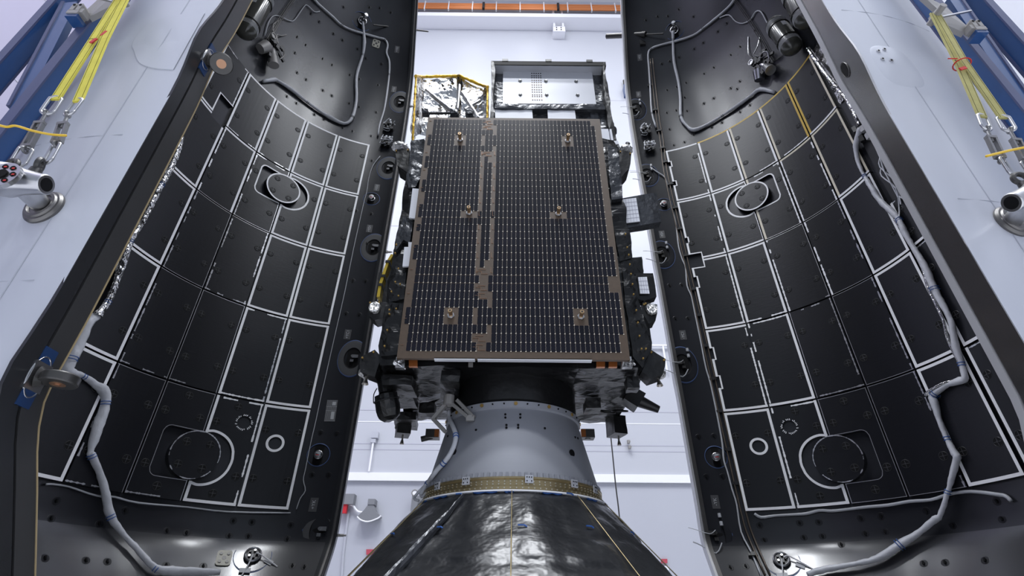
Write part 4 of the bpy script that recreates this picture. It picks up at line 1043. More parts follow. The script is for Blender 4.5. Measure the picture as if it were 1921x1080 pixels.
mb = MB(); mb.prism([(-0.268,4.7,6.864),(1.371,4.7,6.879),(1.332,4.7,5.643),(-0.252,4.7,5.619)], (0,.03,0)); part('shade_back', crumple(mb, 'shade_back', [M_mli_grey], .07, .02, 5., False, 2.), enc, 'shiny crinkled black blanket')
pl = [(-0.132,4.66,6.759),(1.185,4.66,6.761),(1.187,4.66,6.038),(-0.127,4.66,6.029)]
mb = MB(); mb.prism(pl, (0,.04,0))
q = [V(p)+V((0,-.002,0)) for p in pl]
def bil(u, v): return q[0].lerp(q[1], u).lerp(q[3].lerp(q[2], u), v)
for i, v in enumerate((.06,.14,.205,.285,.35,.43,.50,.58,.65,.735,.785,.89)):
    for k in range(5):
        c = bil(.322+.0245*k, v); mb.box(c, (.0165,.004,.016), None, 1 if i < 3 else 2)
part('antenna_plate', mb.mesh('antenna_plate', [M_plate, M_recess, M_slot]), enc, 'pale grey plate with rows of brown slots')
for u, v in ((.19,.31),(.475,.31),(.81,.31),(.19,.74),(.475,.74),(.81,.74)):
    mb = MB(); c = bil(u, v); mb.torus(c, (0,1,0), .022, .006, 18, 6, mi=0); mb.cyl(c, c-V((0,.02,0)), .009, n=10, mi=1); part('plate_fastener', mb.mesh('plate_fastener', [M_black, M_steel]), enc)
mb = MB(); mb.prism([(-0.22,4.58,5.901),(1.264,4.58,5.913),(1.3,4.58,5.824),(-0.232,4.58,5.822)], (0,.08,0)); part('shade_sill', crumple(mb, 'shade_sill', [M_mli_grey], .06, .018, 6.), enc)
plate([(-0.229,4.6,5.876),(0.28,4.6,5.878),(0.287,4.6,5.647),(-0.221,4.6,5.639)], .02, 'radiator', M_radiator, 'white radiator panel')
plate([(0.493,4.6,5.882),(0.865,4.6,5.882),(0.871,4.6,5.634),(0.492,4.6,5.628)], .02, 'radiator', M_radiator, 'white radiator panel')
mb = MB(); mb.prism([(0.3,4.7,5.984),(0.495,4.7,5.987),(0.495,4.7,5.729),(0.296,4.7,5.726)], (0,.05,0)); part('blanket_flap', crumple(mb, 'blanket_flap', [M_mli_grey], .05, .03, 6.), sat)
mb = MB(); mb.prism([(0.898,4.66,5.908),(1.36,4.66,5.927),(1.382,4.66,5.489),(1.188,4.66,5.486),(1.093,4.66,5.646),(0.883,4.66,5.664)], (0,.05,0)); part('blanket_flap', crumple(mb, 'blanket_flap', [M_mli_grey], .05, .04, 5.), sat)
plate([(1.138,4.4,5.215),(1.234,4.4,5.216),(1.236,4.4,4.995),(1.132,4.4,4.994)], .2, 'white_box', M_radiator, 'white box beside the solar panel')
plate([(1.25,4.4,5.212),(1.274,4.4,5.213),(1.279,4.4,4.996),(1.253,4.4,4.995)], .2, 'white_box', M_radiator, 'white box beside the solar panel')
plate([(1.112,4.35,4.932),(1.318,4.35,4.943),(1.325,4.35,4.883),(1.12,4.35,4.87)], .3, 'white_shelf', M_radiator, 'white shelf')
mb = MB(); mb.prism([(1.129,4.36,4.882),(1.321,4.36,4.894),(1.336,4.36,4.791),(1.131,4.36,4.76)], (0,.3,0)); part('blanket_flap', crumple(mb, 'blanket_flap', [M_mli_grey], .06, .015, 6.), sat)

# --- underside
mb = MB(); mb.lathe([(.60,1.575),(.62,1.6),(.62,1.85)], (.04,4.95,0), n=48); part('collar', mb.mesh('collar', [M_mli_soft], smooth=True), sat)  # black ring added to paint the underside shading around the cone top
def under(px0, dims, rot=0., m=None, z=1.80, name='wrapped_box', amp=.018):
    mb = MB(); mb.box(V(px0)+V((0,0,-dims[2]/2)), dims, Matrix.Rotation(rot, 3, 'Z')); return part(name, crumple(mb, name, [m or M_mli_soft], .07, amp*.9, 6., False, dims[0]*9), sat)
under((-1.003,4.465,1.8), (.26,.30,.09)); under((-1.057,4.868,1.8), (.26,.34,.06));
under((-1.13,5.529,1.8), (.24,.40,.07), .1, M_mli_soft); under((-0.833,5.094,1.8), (.15,.16,.10), 0, M_mli_soft); under((0.83,4.929,1.8), (.15,.16,.10), 0, M_mli_soft)
under((1.111,4.368,1.8), (.10,.14,.10));
under((-0.542,4.442,1.8), (.16,.5,.10), .1)
for c, nz in (((-1.165,5.55,1.717), (-1.139,5.5,1.615)), ((1.193,5.55,1.736), (1.183,5.5,1.622))):
    mb = MB(); mb.box(V(c)+V((0,.06,.02)), (.15,.2,.20), Matrix.Rotation(.3, 3, 'Z')); o = part('thruster_pod', crumple(mb, 'thruster_pod', [M_mli_soft], .08, .006, 6.), sat)
    nb = MB(); nb.lathe([(.010,0),(.012,.03),(.009,.05),(.016,.07),(.024,.10),(.02,.10),(.01,.06)], nz, (0,0,-1), 16); part('nozzle', nb.mesh('nozzle', [M_nozzle], smooth=True), o, 'small bell nozzle')
# jointed arm on the near corner
mb = MB(); mb.tube([(-1.215,4.45,1.93),(-1.169,4.45,1.85),(-1.142,4.45,1.761),(-1.121,4.45,1.68)], [.05,.055,.06,.06], 10); o = part('jointed_arm', crumple(mb, 'jointed_arm', [M_mli_soft], .06, .012, 8.), sat)
mb = MB(); a, b = V((-1.12,4.45,1.669)), V((-1.07,4.5,1.478)); mb.lathe([(.03,-.02),(.10,0),(.11,.06),(.105,.14),(.09,.20),(.05,.235),(0,.24)], a, b-a, 16); part('motor_cover', crumple(mb, 'motor_cover', [M_mli_soft], .05, .014, 7.), o)
mb = MB(); mb.torus(a+(b-a)*.25, b-a, .115, .006, 24, 6); mb.tube([a+V((-.09,0,.06)), a+V((-.11,0,.0)), a+V((-.10,0,-.08))], .005, 6); part('cover_cord', mb.mesh('cover_cord', [M_black]), o)
mb = MB(); mb.tube([(-1.213,4.6,2.051),(-1.156,4.6,1.94),(-1.105,4.6,1.822),(-1.062,4.6,1.727)], .04, 8); part('blanket_flap', crumple(mb, 'blanket_flap', [M_mli_soft], .05, .012, 8.), sat)
# horn on the right
mb = MB(); a, b = V((1.184,4.9,1.859)), V((1.302,4.9,1.771)); mb.bar(a, b, .18, .17); o = part('horn_base', crumple(mb, 'horn_base', [M_mli_soft], .07, .008, 6.), sat)
mb = MB(); c = V((1.299,4.9,1.793)); d = V((1.483,4.9,1.707)); mb.cyl(c, d, .062, .036, 20); part('horn', mb.mesh('horn', [M_black], smooth=True), o, 'black tapered horn')
# cable loops and gold-black hinge pieces underneath
mb = MB(); c = V((1.008,5.071,1.74)); mb.torus(c, (.1,-.5,1), .075, .009, 24, 6); mb.torus(c+V((.13,.03,.02)), (0,-.4,1), .08, .009, 24, 6); part('cable_loop', mb.mesh('cable_loop', [M_black], smooth=2), sat)
for c in ((-0.81,5.45,1.603), (0.842,5.45,1.616)):
    mb = MB(); c = V(c); mb.box(c, (.14,.12,.09), None, 0); mb.box(c+V((.05 if c.x < 0 else -.05,-.05,0)), (.05,.03,.08), None, 1); mb.cyl(c+V((0,0,-.02)), c+V((-.12 if c.x < 0 else .0,0,-.05)), .03, n=12, mi=0)
    part('release_bracket', mb.mesh('release_bracket', [M_steel_dark, M_kapton]), sat)
mb = MB(); c = V((-0.341,4.17,1.846)); mb.box(c, (.04,.03,.035)); part('grey_clip', mb.mesh('grey_clip', [M_grey_lug]), sat)
# bracket reaching from the satellite down to the cone
mb = MB(); pts = [(-0.547,4.606,1.65),(-0.415,4.445,1.563),(-0.357,4.372,1.442),(-0.391,4.381,1.388)]
A = V((-0.546,4.467,1.62)); mb.bar(A, V(pts[2]), .04, .03); mb.bar(A+V((.08,-.02,0)), V(pts[2])+V((.05,0,.0)), .04, .03); mb.bar(A, A+V((-.13,.02,-.16)), .04, .03)
mb.bar(A+V((-.13,.02,-.16)), V(pts[3])+V((-.16,.05,-.06)), .035, .03); mb.box(V(pts[2])+V((.02,0,-.01)), (.07,.03,.05)); mb.cyl(A+V((0,0,.05)), A+V((0,0,-.04)), .05, n=14)
BRK = mb.mesh('support_bracket', [M_grey_lug])

# ------------------------------------------------------------------ payload adapter
AC = (.04, 4.95, 0)
ad = thing('payload_adapter', (.04, 4.95, .80), 'grey metal cone with a gold riveted ring carrying the satellite', 'adapter')
mb = MB(); mb.lathe([(.785,.905),(.79,.90),(.632,1.515),(.628,1.52)], AC, n=96); part('support_bracket', BRK, ad, 'grey two-legged bracket'); cone = part('cone', mb.mesh('cone', [M_cone], smooth=True), ad, 'brushed grey cone')
mb = MB(); mb.lathe([(.632,1.50),(.650,1.515),(.652,1.565),(.632,1.57),(.58,1.57)], AC, n=96); top_f = part('top_flange', mb.mesh('top_flange', [M_cone], smooth=True), ad)
for k in range(40):
    a = 2*pi*k/40+.03; mb = MB(); c = V((.04+.652*cos(a), 4.95+.652*sin(a), 1.542)); d = V((cos(a), sin(a), 0)); mb.cyl(c, c+d*.008, .016 if k % 3 == 0 else .007, n=10)
    if sin(a) < .3: part('flange_bolt', mb.mesh('flange_bolt', [M_patch if k % 3 == 0 else M_recess]), top_f)
mb = MB(); mb.lathe([(.79,.90),(.806,.90),(.806,.885),(.798,.88),(.798,.83),(.82,.825),(.822,.80),(.79,.80)], AC, n=96); ring = part('gold_ring', mb.mesh('gold_ring', [M_gold_ring], smooth=True), ad, 'gold riveted ring')
rb = MB()
for k in range(110):
    a = 2*pi*k/110
    if sin(a) > .25: continue
    d = V((cos(a), sin(a), 0))
    for r, z in ((.798,.865),(.798,.845),(.82,.813)):
        c = V((.04,4.95,z))+d*r; rb.cyl(c-d*.002, c+d*.006, .006, n=6)
part('rivet_rows', rb.mesh('rivet_rows', [M_rivet]), ring)
tb = MB(); tb.box((0,0,0), (.022,.012,.04)); TAB = tb.mesh('tab', [M_cone])
for k in range(100):
    a = 2*pi*k/100
    if sin(a) > .3: continue
    d = V((cos(a), sin(a), 0)); x = V((-sin(a), cos(a), 0))
    part('tab', TAB, ring, at=Matrix.Translation(V((.04,4.95,.915))+d*.79) @ Matrix((x, d, V((0,0,1)))).transposed().to_4x4())
for a in (-2.45, -2.05, -1.42, -.92, -.55):
    d = V((cos(a), sin(a), 0)); x = V((-sin(a), cos(a), 0)); mb = MB(); Rm = Matrix((x, d, V((0,0,1)))).transposed()
    mb.box(V((.04,4.95,.88))+d*.812, (.065,.012,.06), Rm, 0)
    for q in ((-.018,.014),(.018,.014),(-.018,-.014),(.018,-.014),(0,.014)): mb.cyl(V((.04,4.95,.88+q[1]))+d*.817+x*q[0], V((.04,4.95,.88+q[1]))+d*.822+x*q[0], .005, n=6, mi=1)
    part('ring_bracket', mb.mesh('ring_bracket', [M_plate, M_recess]), ring)
for c in [(-0.02,4.275,1.344),(-0.02,4.268,1.319),(0.079,4.273,1.344),(0.079,4.267,1.319),(-0.031,4.302,1.445),(0.098,4.301,1.446),(-0.03,4.294,1.414),(0.098,4.293,1.415),(0.308,4.324,1.334),(0.592,4.548,1.324),(0.621,4.594,1.328),(-0.28,4.346,1.322),(-0.55,4.618,1.345)]:
    mb = MB(); d = (V(c)-V((.04,4.95,c[2]))).normalized(); mb.cyl(V(c)-d*.004, V(c)+d*.004, .010, n=10); part('cone_screw', mb.mesh('cone_screw', [M_recess]), cone)
for c in [(-0.468,4.43,1.154),(0.54,4.421,1.151)]:
    mb = MB(); d = (V(c)-V((.04,4.95,c[2]))).normalized(); mb.cyl(V(c)-d*.004, V(c)+d*.003, .032, n=24); part('cone_port', mb.mesh('cone_port', [M_recess]), cone, 'dark round hole')
# umbilical cable down the cone
P = [(-0.566,4.689,1.607),(-0.552,4.658,1.52),(-0.497,4.515,1.401),(-0.461,4.439,1.307),(-0.462,4.409,1.22),(-0.492,4.41,1.14),(-0.54,4.436,1.075),(-0.601,4.492,1.027),(-0.648,4.544,0.981),(-0.711,4.75,0.971),(-0.747,4.75,0.913),(-0.766,4.75,0.868)]
mb = MB(); mb.tube(P, .021, 10); o = single('umbilical_cable', mb.mesh('umbilical_cable', [M_cable], smooth=2), 'white cable hanging down the side of the grey metal cone', 'cable')
Rr = [.021]*len(P); ties(o, [V(p) for p in P], Rr, 3)
for k in (1, 2):
    pass
mb = MB(); mb.tube([V(P[-1]), V(P[-1])+V((.03,-.05,-.02)), V(P[-1])+V((.10,-.06,.06)), V(P[-1])+V((.13,-.08,.0)), V(P[-1])+V((.06,-.1,-.04))], .012, 8); mb.tube([V(P[-3]), V(P[-2])+V((-.03,0,-.01)), V(P[-1])+V((-.05,-.02,-.03)), V(P[-1])+V((.0,-.08,-.06))], .012, 8)
part('loose_end', mb.mesh('loose_end', [M_cable], smooth=2), o)

# ------------------------------------------------------------------ black shroud cone under the adapter
sh = thing('shroud', (.04, 4.95, FLOOR), 'wide cone draped in shiny black film with gold seams, under the grey metal cone', 'shroud')
def rsh(z): return 1.83 if z < -.30 else .805+(.80-z)*(1.83-.805)/1.10
mb = MB(); zs = [.80-.0275*i for i in range(41)]+[-.45, -.6, -.75, FLOOR]; n = 150
rn = random.Random(12)
vs = []
for z in zs:
    for i in range(n):
        a = 2*pi*i/n; k = min(1, max(0, (.80-z)/.12)); r = rsh(z)
        q = V((cos(a)*2.2, sin(a)*2.2, z*1.2))
        d = .050*noise.noise(q*1.4)+.034*abs(noise.noise(q*2.6+V((5,0,0))))+.006*noise.noise(V((a*9, z*5, 1)))
        d += .012*abs(sin(a*5+1.2*noise.noise(V((a*2, z*3, 0))))) - .008
        for zf in (.47, .26, .04): d -= .034*math.exp(-((z-zf-.03*noise.noise(V((a*3, zf, 0))))/.02)**2)*max(0, .5+noise.noise(V((a*2.2, zf*7, 3))))
        r += d*k
        vs.append((.04+r*cos(a), 4.95+r*sin(a), z))
mb.add(vs, [(j*n+i, j*n+(i+1) % n, (j+1)*n+(i+1) % n, (j+1)*n+i) for j in range(len(zs)-1) for i in range(n)])
part('film', mb.mesh('film', [M_shroud], smooth=2), sh, 'shiny black film')
def seam(a, m=M_gold_ring, w=.006, off=.03, da=0.):
    mb = MB(); mb.tube([(.04+(rsh(z)+off)*cos(a+da*(.8-z)), 4.95+(rsh(z)+off)*sin(a+da*(.8-z)), z) for z in (.79,.6,.4,.2,0,-.25)], w*.7, 6); return mb
for a in (-1.585, -.93, -.42, -2.62, -3.0):
    part('gold_seam', seam(a).mesh('gold_seam', [M_gold_ring], smooth=2), sh, 'gold edged seam')
for a, da in ((-2.02, -.25),):
    mb = MB(); P = [(.04+(rsh(z)+.035)*cos(a+da*(.8-z)), 4.95+(rsh(z)+.035)*sin(a+da*(.8-z)), z) for z in (.77,.6,.45,.3,.1,-.2)]
    mb.tube(P, [.012,.018,.03,.034,.04,.04], 8, flat=.4); part('film_tape', crumple(mb, 'film_tape', [M_mli_grey], .05, .010, 9.), sh, 'silvery tape over a fold')
for a0, a1 in ((-2.45,-2.25),(-1.95,-1.72),(-1.65,-1.57),(-1.3,-1.1),(-.78,-.6),(-2.75,-2.6)):
    mb = MB(); mb.tube([(.04+.835*cos(a0+(a1-a0)*k/4), 4.95+.835*sin(a0+(a1-a0)*k/4), .785-.008*(k % 2)) for k in range(5)], .007, 6); part('blue_cord', mb.mesh('blue_cord', [M_blue_tie], smooth=2), sh)
for c in [(-0.495,3.974,0.514),(0.581,3.996,0.53),(0.092,3.839,0.513),(-0.889,4.338,0.513),(0.973,4.39,0.539),(-0.385,4.194,0.777),(0.476,4.216,0.791)]:
    mb = MB(); d = (V(c)-V((.04,4.95,c[2]))).normalized(); x = V((-d.y, d.x, 0)); mb.bar(V(c)-x*.024, V(c)+x*.024, .009, .009); mb.cyl(V(c)+x*.02, V(c)+x*.04+V((0,0,-.01)), .006, n=8); part('blue_cord', mb.mesh('blue_cord', [M_blue_tie]), sh)
mb = MB(); mb.lathe([(.80,.80),(.85,.795),(.85,.785),(.80,.78)], AC, n=96); part('white_rim', mb.mesh('white_rim', [M_trim], smooth=True), sh, 'thin white rim')

# ------------------------------------------------------------------ blue support frames, fittings and slings
def frame(s):
    sg = 1
    if s == 'L':
        y0, y1 = 2.0, 2.11
        f = thing('support_frame', (-3.0, 2.0, FLOOR), 'blue steel truss standing outside the fairing half on the left', 'steel frame', 'blue steel frames behind the fairings')
        ch = [(-2.935, -2.905), (-3.30, -3.27)]; lt = [(-2.96, -2.895), (-3.32, -3.265)]; dg = [((-3.19, 3.70), (-2.97, 2.55)), ((-2.98, 2.0), (-3.25, .9)), ((-2.95, 5.2), (-3.22, 4.1))]
        tags = ()
    else:
        y0, y1 = 2.1, 2.225
        f = thing('support_frame', (3.4, 2.08, FLOOR), 'blue steel truss standing outside the fairing half on the right', 'steel frame', 'blue steel frames behind the fairings')
        ch = [(3.255, 3.285), (3.66, 3.69)]; lt = [(3.245, 3.30), (3.64, 3.70)]; dg = [((3.47, 4.1), (3.345, 2.75)), ((3.33, 2.2), (3.6, 1.0)), ((3.3, 5.4), (3.58, 4.3))]
    for (a, b), (c, d) in zip(ch, lt):
        # deep web facing the satellite, narrow flange facing the viewer
        mb = MB(); mb.span((a, y0+.012, FLOOR), (b, y1, 6.2)); o = part('column', mb.mesh('column', [M_blue]), f)
        mb = MB(); mb.span((c, y0, FLOOR), (d, y0+.012, 6.2)); mb.span((c, y1, FLOOR), (d, y1+.012, 6.2)); part('column_flange', mb.mesh('column_flange', [M_blue_lit]), o, 'paler worn blue flange')
    for (a, za), (b, zb) in dg:
        mb = MB(); mb.bar((a, (y0+y1)/2, za), (b, (y0+y1)/2, zb), .085, .05, up=(0,1,0))
        o = part('diagonal_brace', mb.mesh('diagonal_brace', [M_blue]), f)
        mb = MB(); k = -.05 if s == 'L' else .05; mb.bar((a+k, (y0+y1)/2, za), (b+k, (y0+y1)/2, zb), .02, .07, up=(0,1,0)); part('brace_flange', mb.mesh('brace_flange', [M_blue_lit]), o)
    for z in (-.6, 1.4, 5.6):
        mb = MB(); mb.span((min(ch[0][0], ch[1][0]), y0+.02, z), (max(ch[0][1], ch[1][1]), y1-.02, z+.12)); part('cross_beam', mb.mesh('cross_beam', [M_blue]), f)
    # clevis
    c = V((-2.945,1.95,3.436)) if s == 'L' else V((3.203,2.0,3.449)); sg = -1 if s == 'L' else 1
    mb = MB(); k = .58
    for dx in (-.035*k, .035*k):
        mb.prism([c+V((dx+q[0]*k, -.035, q[1]*k)) for q in ((-.022,-.07),(.022,-.07),(.026,.04),(.016,.07),(-.016,.07),(-.026,.04))], (0,.06,0))
        mb.cyl(c+V((dx,-.036,.02)), c+V((dx,-.039,.02)), .009, n=14, mi=1)
    mb.box(c+V((0,0,-.055)), (.075,.07,.035)); mb.box(c+V((.03*-sg,0,-.035)), (.06,.06,.045))
    o = part('clevis', mb.mesh('clevis', [M_grey_lug, M_recess]), f, 'grey clevis lug')
    mb = MB(); mb.box(c+V((0,.015,-.085)), (.078,.085,.03)); part('clevis_seat', mb.mesh('clevis_seat', [M_blue]), o)
    # hoist arm carrying the slings
    t = V((-2.685,1.9,3.55)) if s == 'L' else V((2.94,1.95,3.515))
    mb = MB(); e = c+V((.02*-sg, .02, .10)); P = [t+V((0,.0,.05)), t+V((0,0,-.03)), c+V((-.06*sg,0,-.03)), c+V((0,0,.04)), c+V((-.04*sg,0,.30)), t+V((.03*sg,0,.34)), t+V((.07*sg,0,.12))]
    mb.prism([p+V((0,.02,0)) for p in P], (0,.035,0)); mb.cyl(t+V((0,-.07,.0)), t+V((0,.07,.0)), .022, n=16)
    o = part('hoist_arm', mb.mesh('hoist_arm', [M_grey_lug]), f, 'grey hoist arm')
    mb = MB()
    for a, b in ((c+V((-.22*sg,-.04,.06)), c+V((.02*sg,-.04,.14))), (c+V((-.20*sg,-.04,.33)), c+V((-.02*sg,-.04,.40)))): mb.bar(a, b, .012, .012)
    part('pin_bar', mb.mesh('pin_bar', [M_steel]), o)
    return f
frame('L'); frame('R')

def oblong(c, d, L, W, r, nrm):
    c = V(c); d = V(d).normalized(); n = V(nrm).normalized(); x = d.cross(n).normalized(); P = []
    for k in range(24):
        a = 2*pi*k/24; P.append(c+x*(W/2*cos(a)*(1 if abs(cos(a)) < .9 else 1))+d*((L-W)/2*(1 if sin(a) >= 0 else -1)+W/2*sin(a)))
    P.append(P[0]); mb = MB(); mb.tube(P+[P[1]], r, 8, smooth=2); return mb
def sling(s):
    if s == 'L':
        root = thing('lifting_sling', (-2.55, 1.9, 2.0), 'bright yellow webbing sling with two legs and steel links, on the left', 'lifting sling', 'yellow slings')
        tops = [(-2.685,1.9,3.62), (-2.652,1.9,3.62)]; cross = None
        legs = [[(-2.598,1.9,2.455), (-2.592,1.9,2.335), (-2.585,1.9,2.25), (-2.562,1.9,2.07), (-2.556,1.9,2.045), (-2.545,1.9,1.945)],
                [(-2.464,1.9,2.44), (-2.468,1.9,2.325), (-2.455,1.9,2.245), (-2.421,1.9,2.105), (-2.413,1.9,2.075), (-2.402,1.9,1.965)]]
        m, w = M_strap, .052
    else:
        root = thing('lifting_sling', (2.8, 1.95, 2.0), 'faded yellow webbing sling crossed over itself, with steel links, on the right', 'lifting sling', 'yellow slings')
        tops = [(2.925,1.95,3.53), (2.945,1.95,3.53)]; cross = V((2.852,1.95,2.98))
        legs = [[(2.735,1.95,2.45), (2.712,1.95,2.345), (2.695,1.95,2.27), (2.668,1.95,2.115), (2.672,1.95,2.09), (2.668,1.95,1.99)],
                [(2.852,1.95,2.44), (2.838,1.95,2.335), (2.825,1.95,2.25), (2.80,1.95,2.10), (2.80,1.95,2.08), (2.80,1.95,1.98)]]
        m, w = M_strap_old, .05
    for k, (t, L) in enumerate(zip(tops, legs)):
        t = V(t); a = V(L[0])
        P = [t, cross+V((.012*(1 if k else -1), -.01*k, 0)), a] if cross else [t, t.lerp(a, .5)+V((0,-.012*k,0)), a]
        mb = MB()
        for p, q in zip(P, P[1:]):
            mb.bar(p, q+(q-p)*.01, w, .012, up=(0,1,0))
            xx = (q-p).normalized().cross(V((0,1,0))).normalized()
            for e in (-.36, .36): mb.bar(p+xx*w*e+V((0,-.0062,0)), q+xx*w*e+V((0,-.0062,0)), .0016, .0012, up=(0,1,0), mi=1)
        part('webbing_strap', mb.mesh('webbing_strap', [m, M_recess]), root, 'yellow webbing strap')
        c = V(L[0]).lerp(V(L[1]), .45); d = V(L[1])-V(L[0])
        part('oblong_link', oblong(c, d, d.length*1.25, .062, .0085, (.25 if k else -.2,1,0)).mesh('oblong_link', [M_steel], smooth=2), root, 'steel oblong link')
        a, b = V(L[2]), V(L[3]); mb = MB(); dd = (b-a).normalized(); x = dd.cross(V((0,1,0)))
        mb.cyl(V(L[1])+V((0,0,.01)), a.lerp(b, .22), .009, n=8); mb.cyl(b+(b-a)*.14, a.lerp(b, .78), .009, n=8)
        for e in (-.02, .02): mb.bar(a+x*e, b+x*e, .011, .024, up=(0,1,0))
        for q in (a, b): mb.box(q, (.052,.026,.018), Matrix((x, V((0,1,0)), dd)).transposed())
        mb.torus(V(L[1]), x, .016, .007, 14, 6); mb.torus(b+(b-a)*.16, x, .016, .007, 14, 6)
        part('turnbuckle', mb.mesh('turnbuckle', [M_turn]), root, 'grey turnbuckle')
        c = V(L[4]).lerp(V(L[5]), .5); d = V(L[5])-V(L[4])
        part('oblong_link', oblong(c, d, d.length*1.35, .058, .008, (-.5 if k == 0 else .3,1,0)).mesh('oblong_link', [M_steel], smooth=2), root, 'steel oblong link')
    mb = MB()
    if s == 'L':
        mb.box((-2.615,1.885,3.0), (.02,.006,.05), Matrix.Rotation(.4, 3, 'Y')); mb.box((-2.585,1.885,3.08), (.018,.006,.05), Matrix.Rotation(.2, 3, 'Y'))
    else:
        mb.box((2.81,1.93,2.88), (.05,.006,.022), Matrix.Rotation(-.4, 3, 'Y')); mb.torus(cross+V((0,-.0,-.03)), (.2,0,1), .045, .004, 20, 6); mb.bar(cross+V((-.03,-.02,0)), cross+V((-.09,-.02,.0)), .006, .004)
    part('red_tag', mb.mesh('red_tag', [M_redmark]), root, 'small red tag')
sling('L'); sling('R')
def zip_tie(P, lab):
    mb = MB(); mb.tube(P, .007, 6, smooth=4); mb.box(P[0], (.03,.02,.02)); single('zip_tie', mb.mesh('zip_tie', [M_plasticyel], smooth=2), lab, 'cable tie', 'yellow cable ties')
zip_tie([(-2.789,1.87,2.207),(-2.707,1.87,2.183),(-2.661,1.87,2.192),(-2.557,1.87,2.156),(-2.444,1.87,2.128),(-2.359,1.87,2.121)], 'long yellow cable tie looped round the turnbuckles on the left')
zip_tie([(2.846,1.92,2.171),(2.728,1.92,2.141),(2.625,1.92,2.11),(2.557,1.92,2.089)], 'yellow cable tie end across the turnbuckles on the right')

def fitting(s):
    if s == 'L':
        root = thing('pickup_fitting', (-2.465,2.076,1.796), 'silver lifting fitting with two eye nuts on the white skin, on the left', 'lifting fitting', 'lifting fittings on the fairings')
        e = V((-2.28,1.86,1.759)); b = V((-2.58,1.84,1.786)); base = V((-2.468,2.076,1.796)); ph = 3.026
        eyes = [V((-2.545,1.88,1.90)), V((-2.402,1.88,1.90))]
    else:
        root = thing('pickup_fitting', (2.822,2.211,1.883), 'silver lifting fitting with an eye nut on the white skin, on the right', 'lifting fitting', 'lifting fittings on the fairings')
        e = V((2.522,1.92,1.757)); b = V((2.81,1.92,1.852)); base = V((2.831,2.213,1.88)); ph = 3.004
        eyes = [V((2.668,1.93,1.925)), V((2.80,1.93,1.93))]
    d = (b-e).normalized(); L = (b-e).length
    mb = MB(); mb.lathe([(.028,-.004),(.046,-.004),(.050,.0),(.052,.03),(.066,.12),(.085,.17),(.088,L),(0,L)], e, d, 32); body = part('fitting_body', mb.mesh('fitting_body', [M_steel], smooth=True), root, 'silver tapered body')
    mb = MB(); mb.cyl(e-d*.0042, e+d*.02, .034, n=24); part('bore', mb.mesh('bore', [M_recess]), body, 'dark open bore')
    n = (sp(s, ph, base.z, 2.9)-sp(s, ph, base.z, 2.585)).normalized()
    tgt = e+d*.14
    mb = MB(); mb.cyl(base, tgt, .046, .05, 20); part('post', mb.mesh('post', [M_steel], smooth=True), root)
    mb = MB(); mb.lathe([(.105,-.004),(.105,.010),(.095,.022),(.085,.024),(.080,.034),(.066,.036),(.060,.026),(.0,.024)], base, n, 36); part('base_ring', mb.mesh('base_ring', [M_bare_dark], smooth=True), root, 'dark polished base ring')
    for k, q in enumerate(eyes):
        mb = MB(); ax = (.15,1,0) if k == 0 else (1,.55,0); mb.torus(q+V((0,0,.01)), ax, .032, .0135, 24, 8); mb.cyl(q+V((0,0,-.02)), q+V((0,0,-.07)), .026, .03, 12)
        part('eye_nut', mb.mesh('eye_nut', [M_steel_dark], smooth=True), root, 'dark eye nut')
    if s == 'L':
        mb = MB(); c = V((-2.404,1.78,1.736))
        mb.cyl(c+V((0,.01,0)), c-V((0,.012,0)), .075, n=28, mi=2)
        mb.cyl(c-V((0,.012,0)), c-V((0,.02,0)), .026, n=16, mi=1)
        for k in range(7): a = 2*pi*k/7; mb.cyl(c+V((.05*cos(a),-.012,.05*sin(a))), c+V((.05*cos(a),-.016,.05*sin(a))), .013, n=10, mi=1); mb.box(c+V((.05*cos(a)+.006,-.0165,.05*sin(a)-.004)), (.012,.002,.008), None, 0)
        part('bolt_plate', mb.mesh('bolt_plate', [M_redmark, M_recess, M_steel]), body, 'plate with dark bolts marked red')
    mb = MB(); c = e+d*.16+V((0,-.07,-.055)); mb.cyl(c+V((0,.03,0)), c, .03, n=6); mb.cyl(c, c-V((0,.02,0)), .02, n=12); part('hex_bolt', mb.mesh('hex_bolt', [M_grey_lug]), body)
fitting('L'); fitting('R')

# ------------------------------------------------------------------ the high bay
WY = 15.; CE = 27.
def slabm(name, a, b, m): mb = MB(); mb.span(a, b); return struct(name, mb.mesh(name, [m]))
zband0, zband1 = 3.095, 3.31
slabm('floor', (-15.2,-14,FLOOR-.2), (15.2,WY+.3,FLOOR), M_floor)
slabm('wall_back', (-15.2,WY,FLOOR), (15.2,WY+.3,CE), M_wall)
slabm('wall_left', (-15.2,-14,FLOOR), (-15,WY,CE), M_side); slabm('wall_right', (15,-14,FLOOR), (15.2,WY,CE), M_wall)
slabm('ceiling', (-15.2,-14,CE), (15.2,WY+.3,CE+.2), M_ceil)
slabm('trim_1', (-15,WY-.012,FLOOR), (15,WY,zband0-.01), M_wall_low)
slabm('trim_2', (-15,WY-.10,zband0), (15,WY,zband1), M_trim)  # whiter colour stands in for the stronger light on the ledge face
k = 3
for yy in (187, 318, 426, 533, 771, 793, 834, 845):
    z = [19.688,15.275,12.262,9.704,5.144,4.785,4.139,3.971][(187,318,426,533,771,793,834,845).index(yy)]
    slabm('trim_%d' % k, (-15,WY-.006,z-.012), (15,WY,z+.012), M_seam if yy not in (793,) else M_trim); k += 1
zr0, zr1 = 25.507, 26.594
slabm('trim_%d' % k, (-15,WY-.7,zr0-.3), (15,WY,zr0), M_trim); k += 1
slabm('trim_%d' % k, (-15,WY-.5,zr1+.1), (15,WY,zr1+2.), M_wall); k += 1
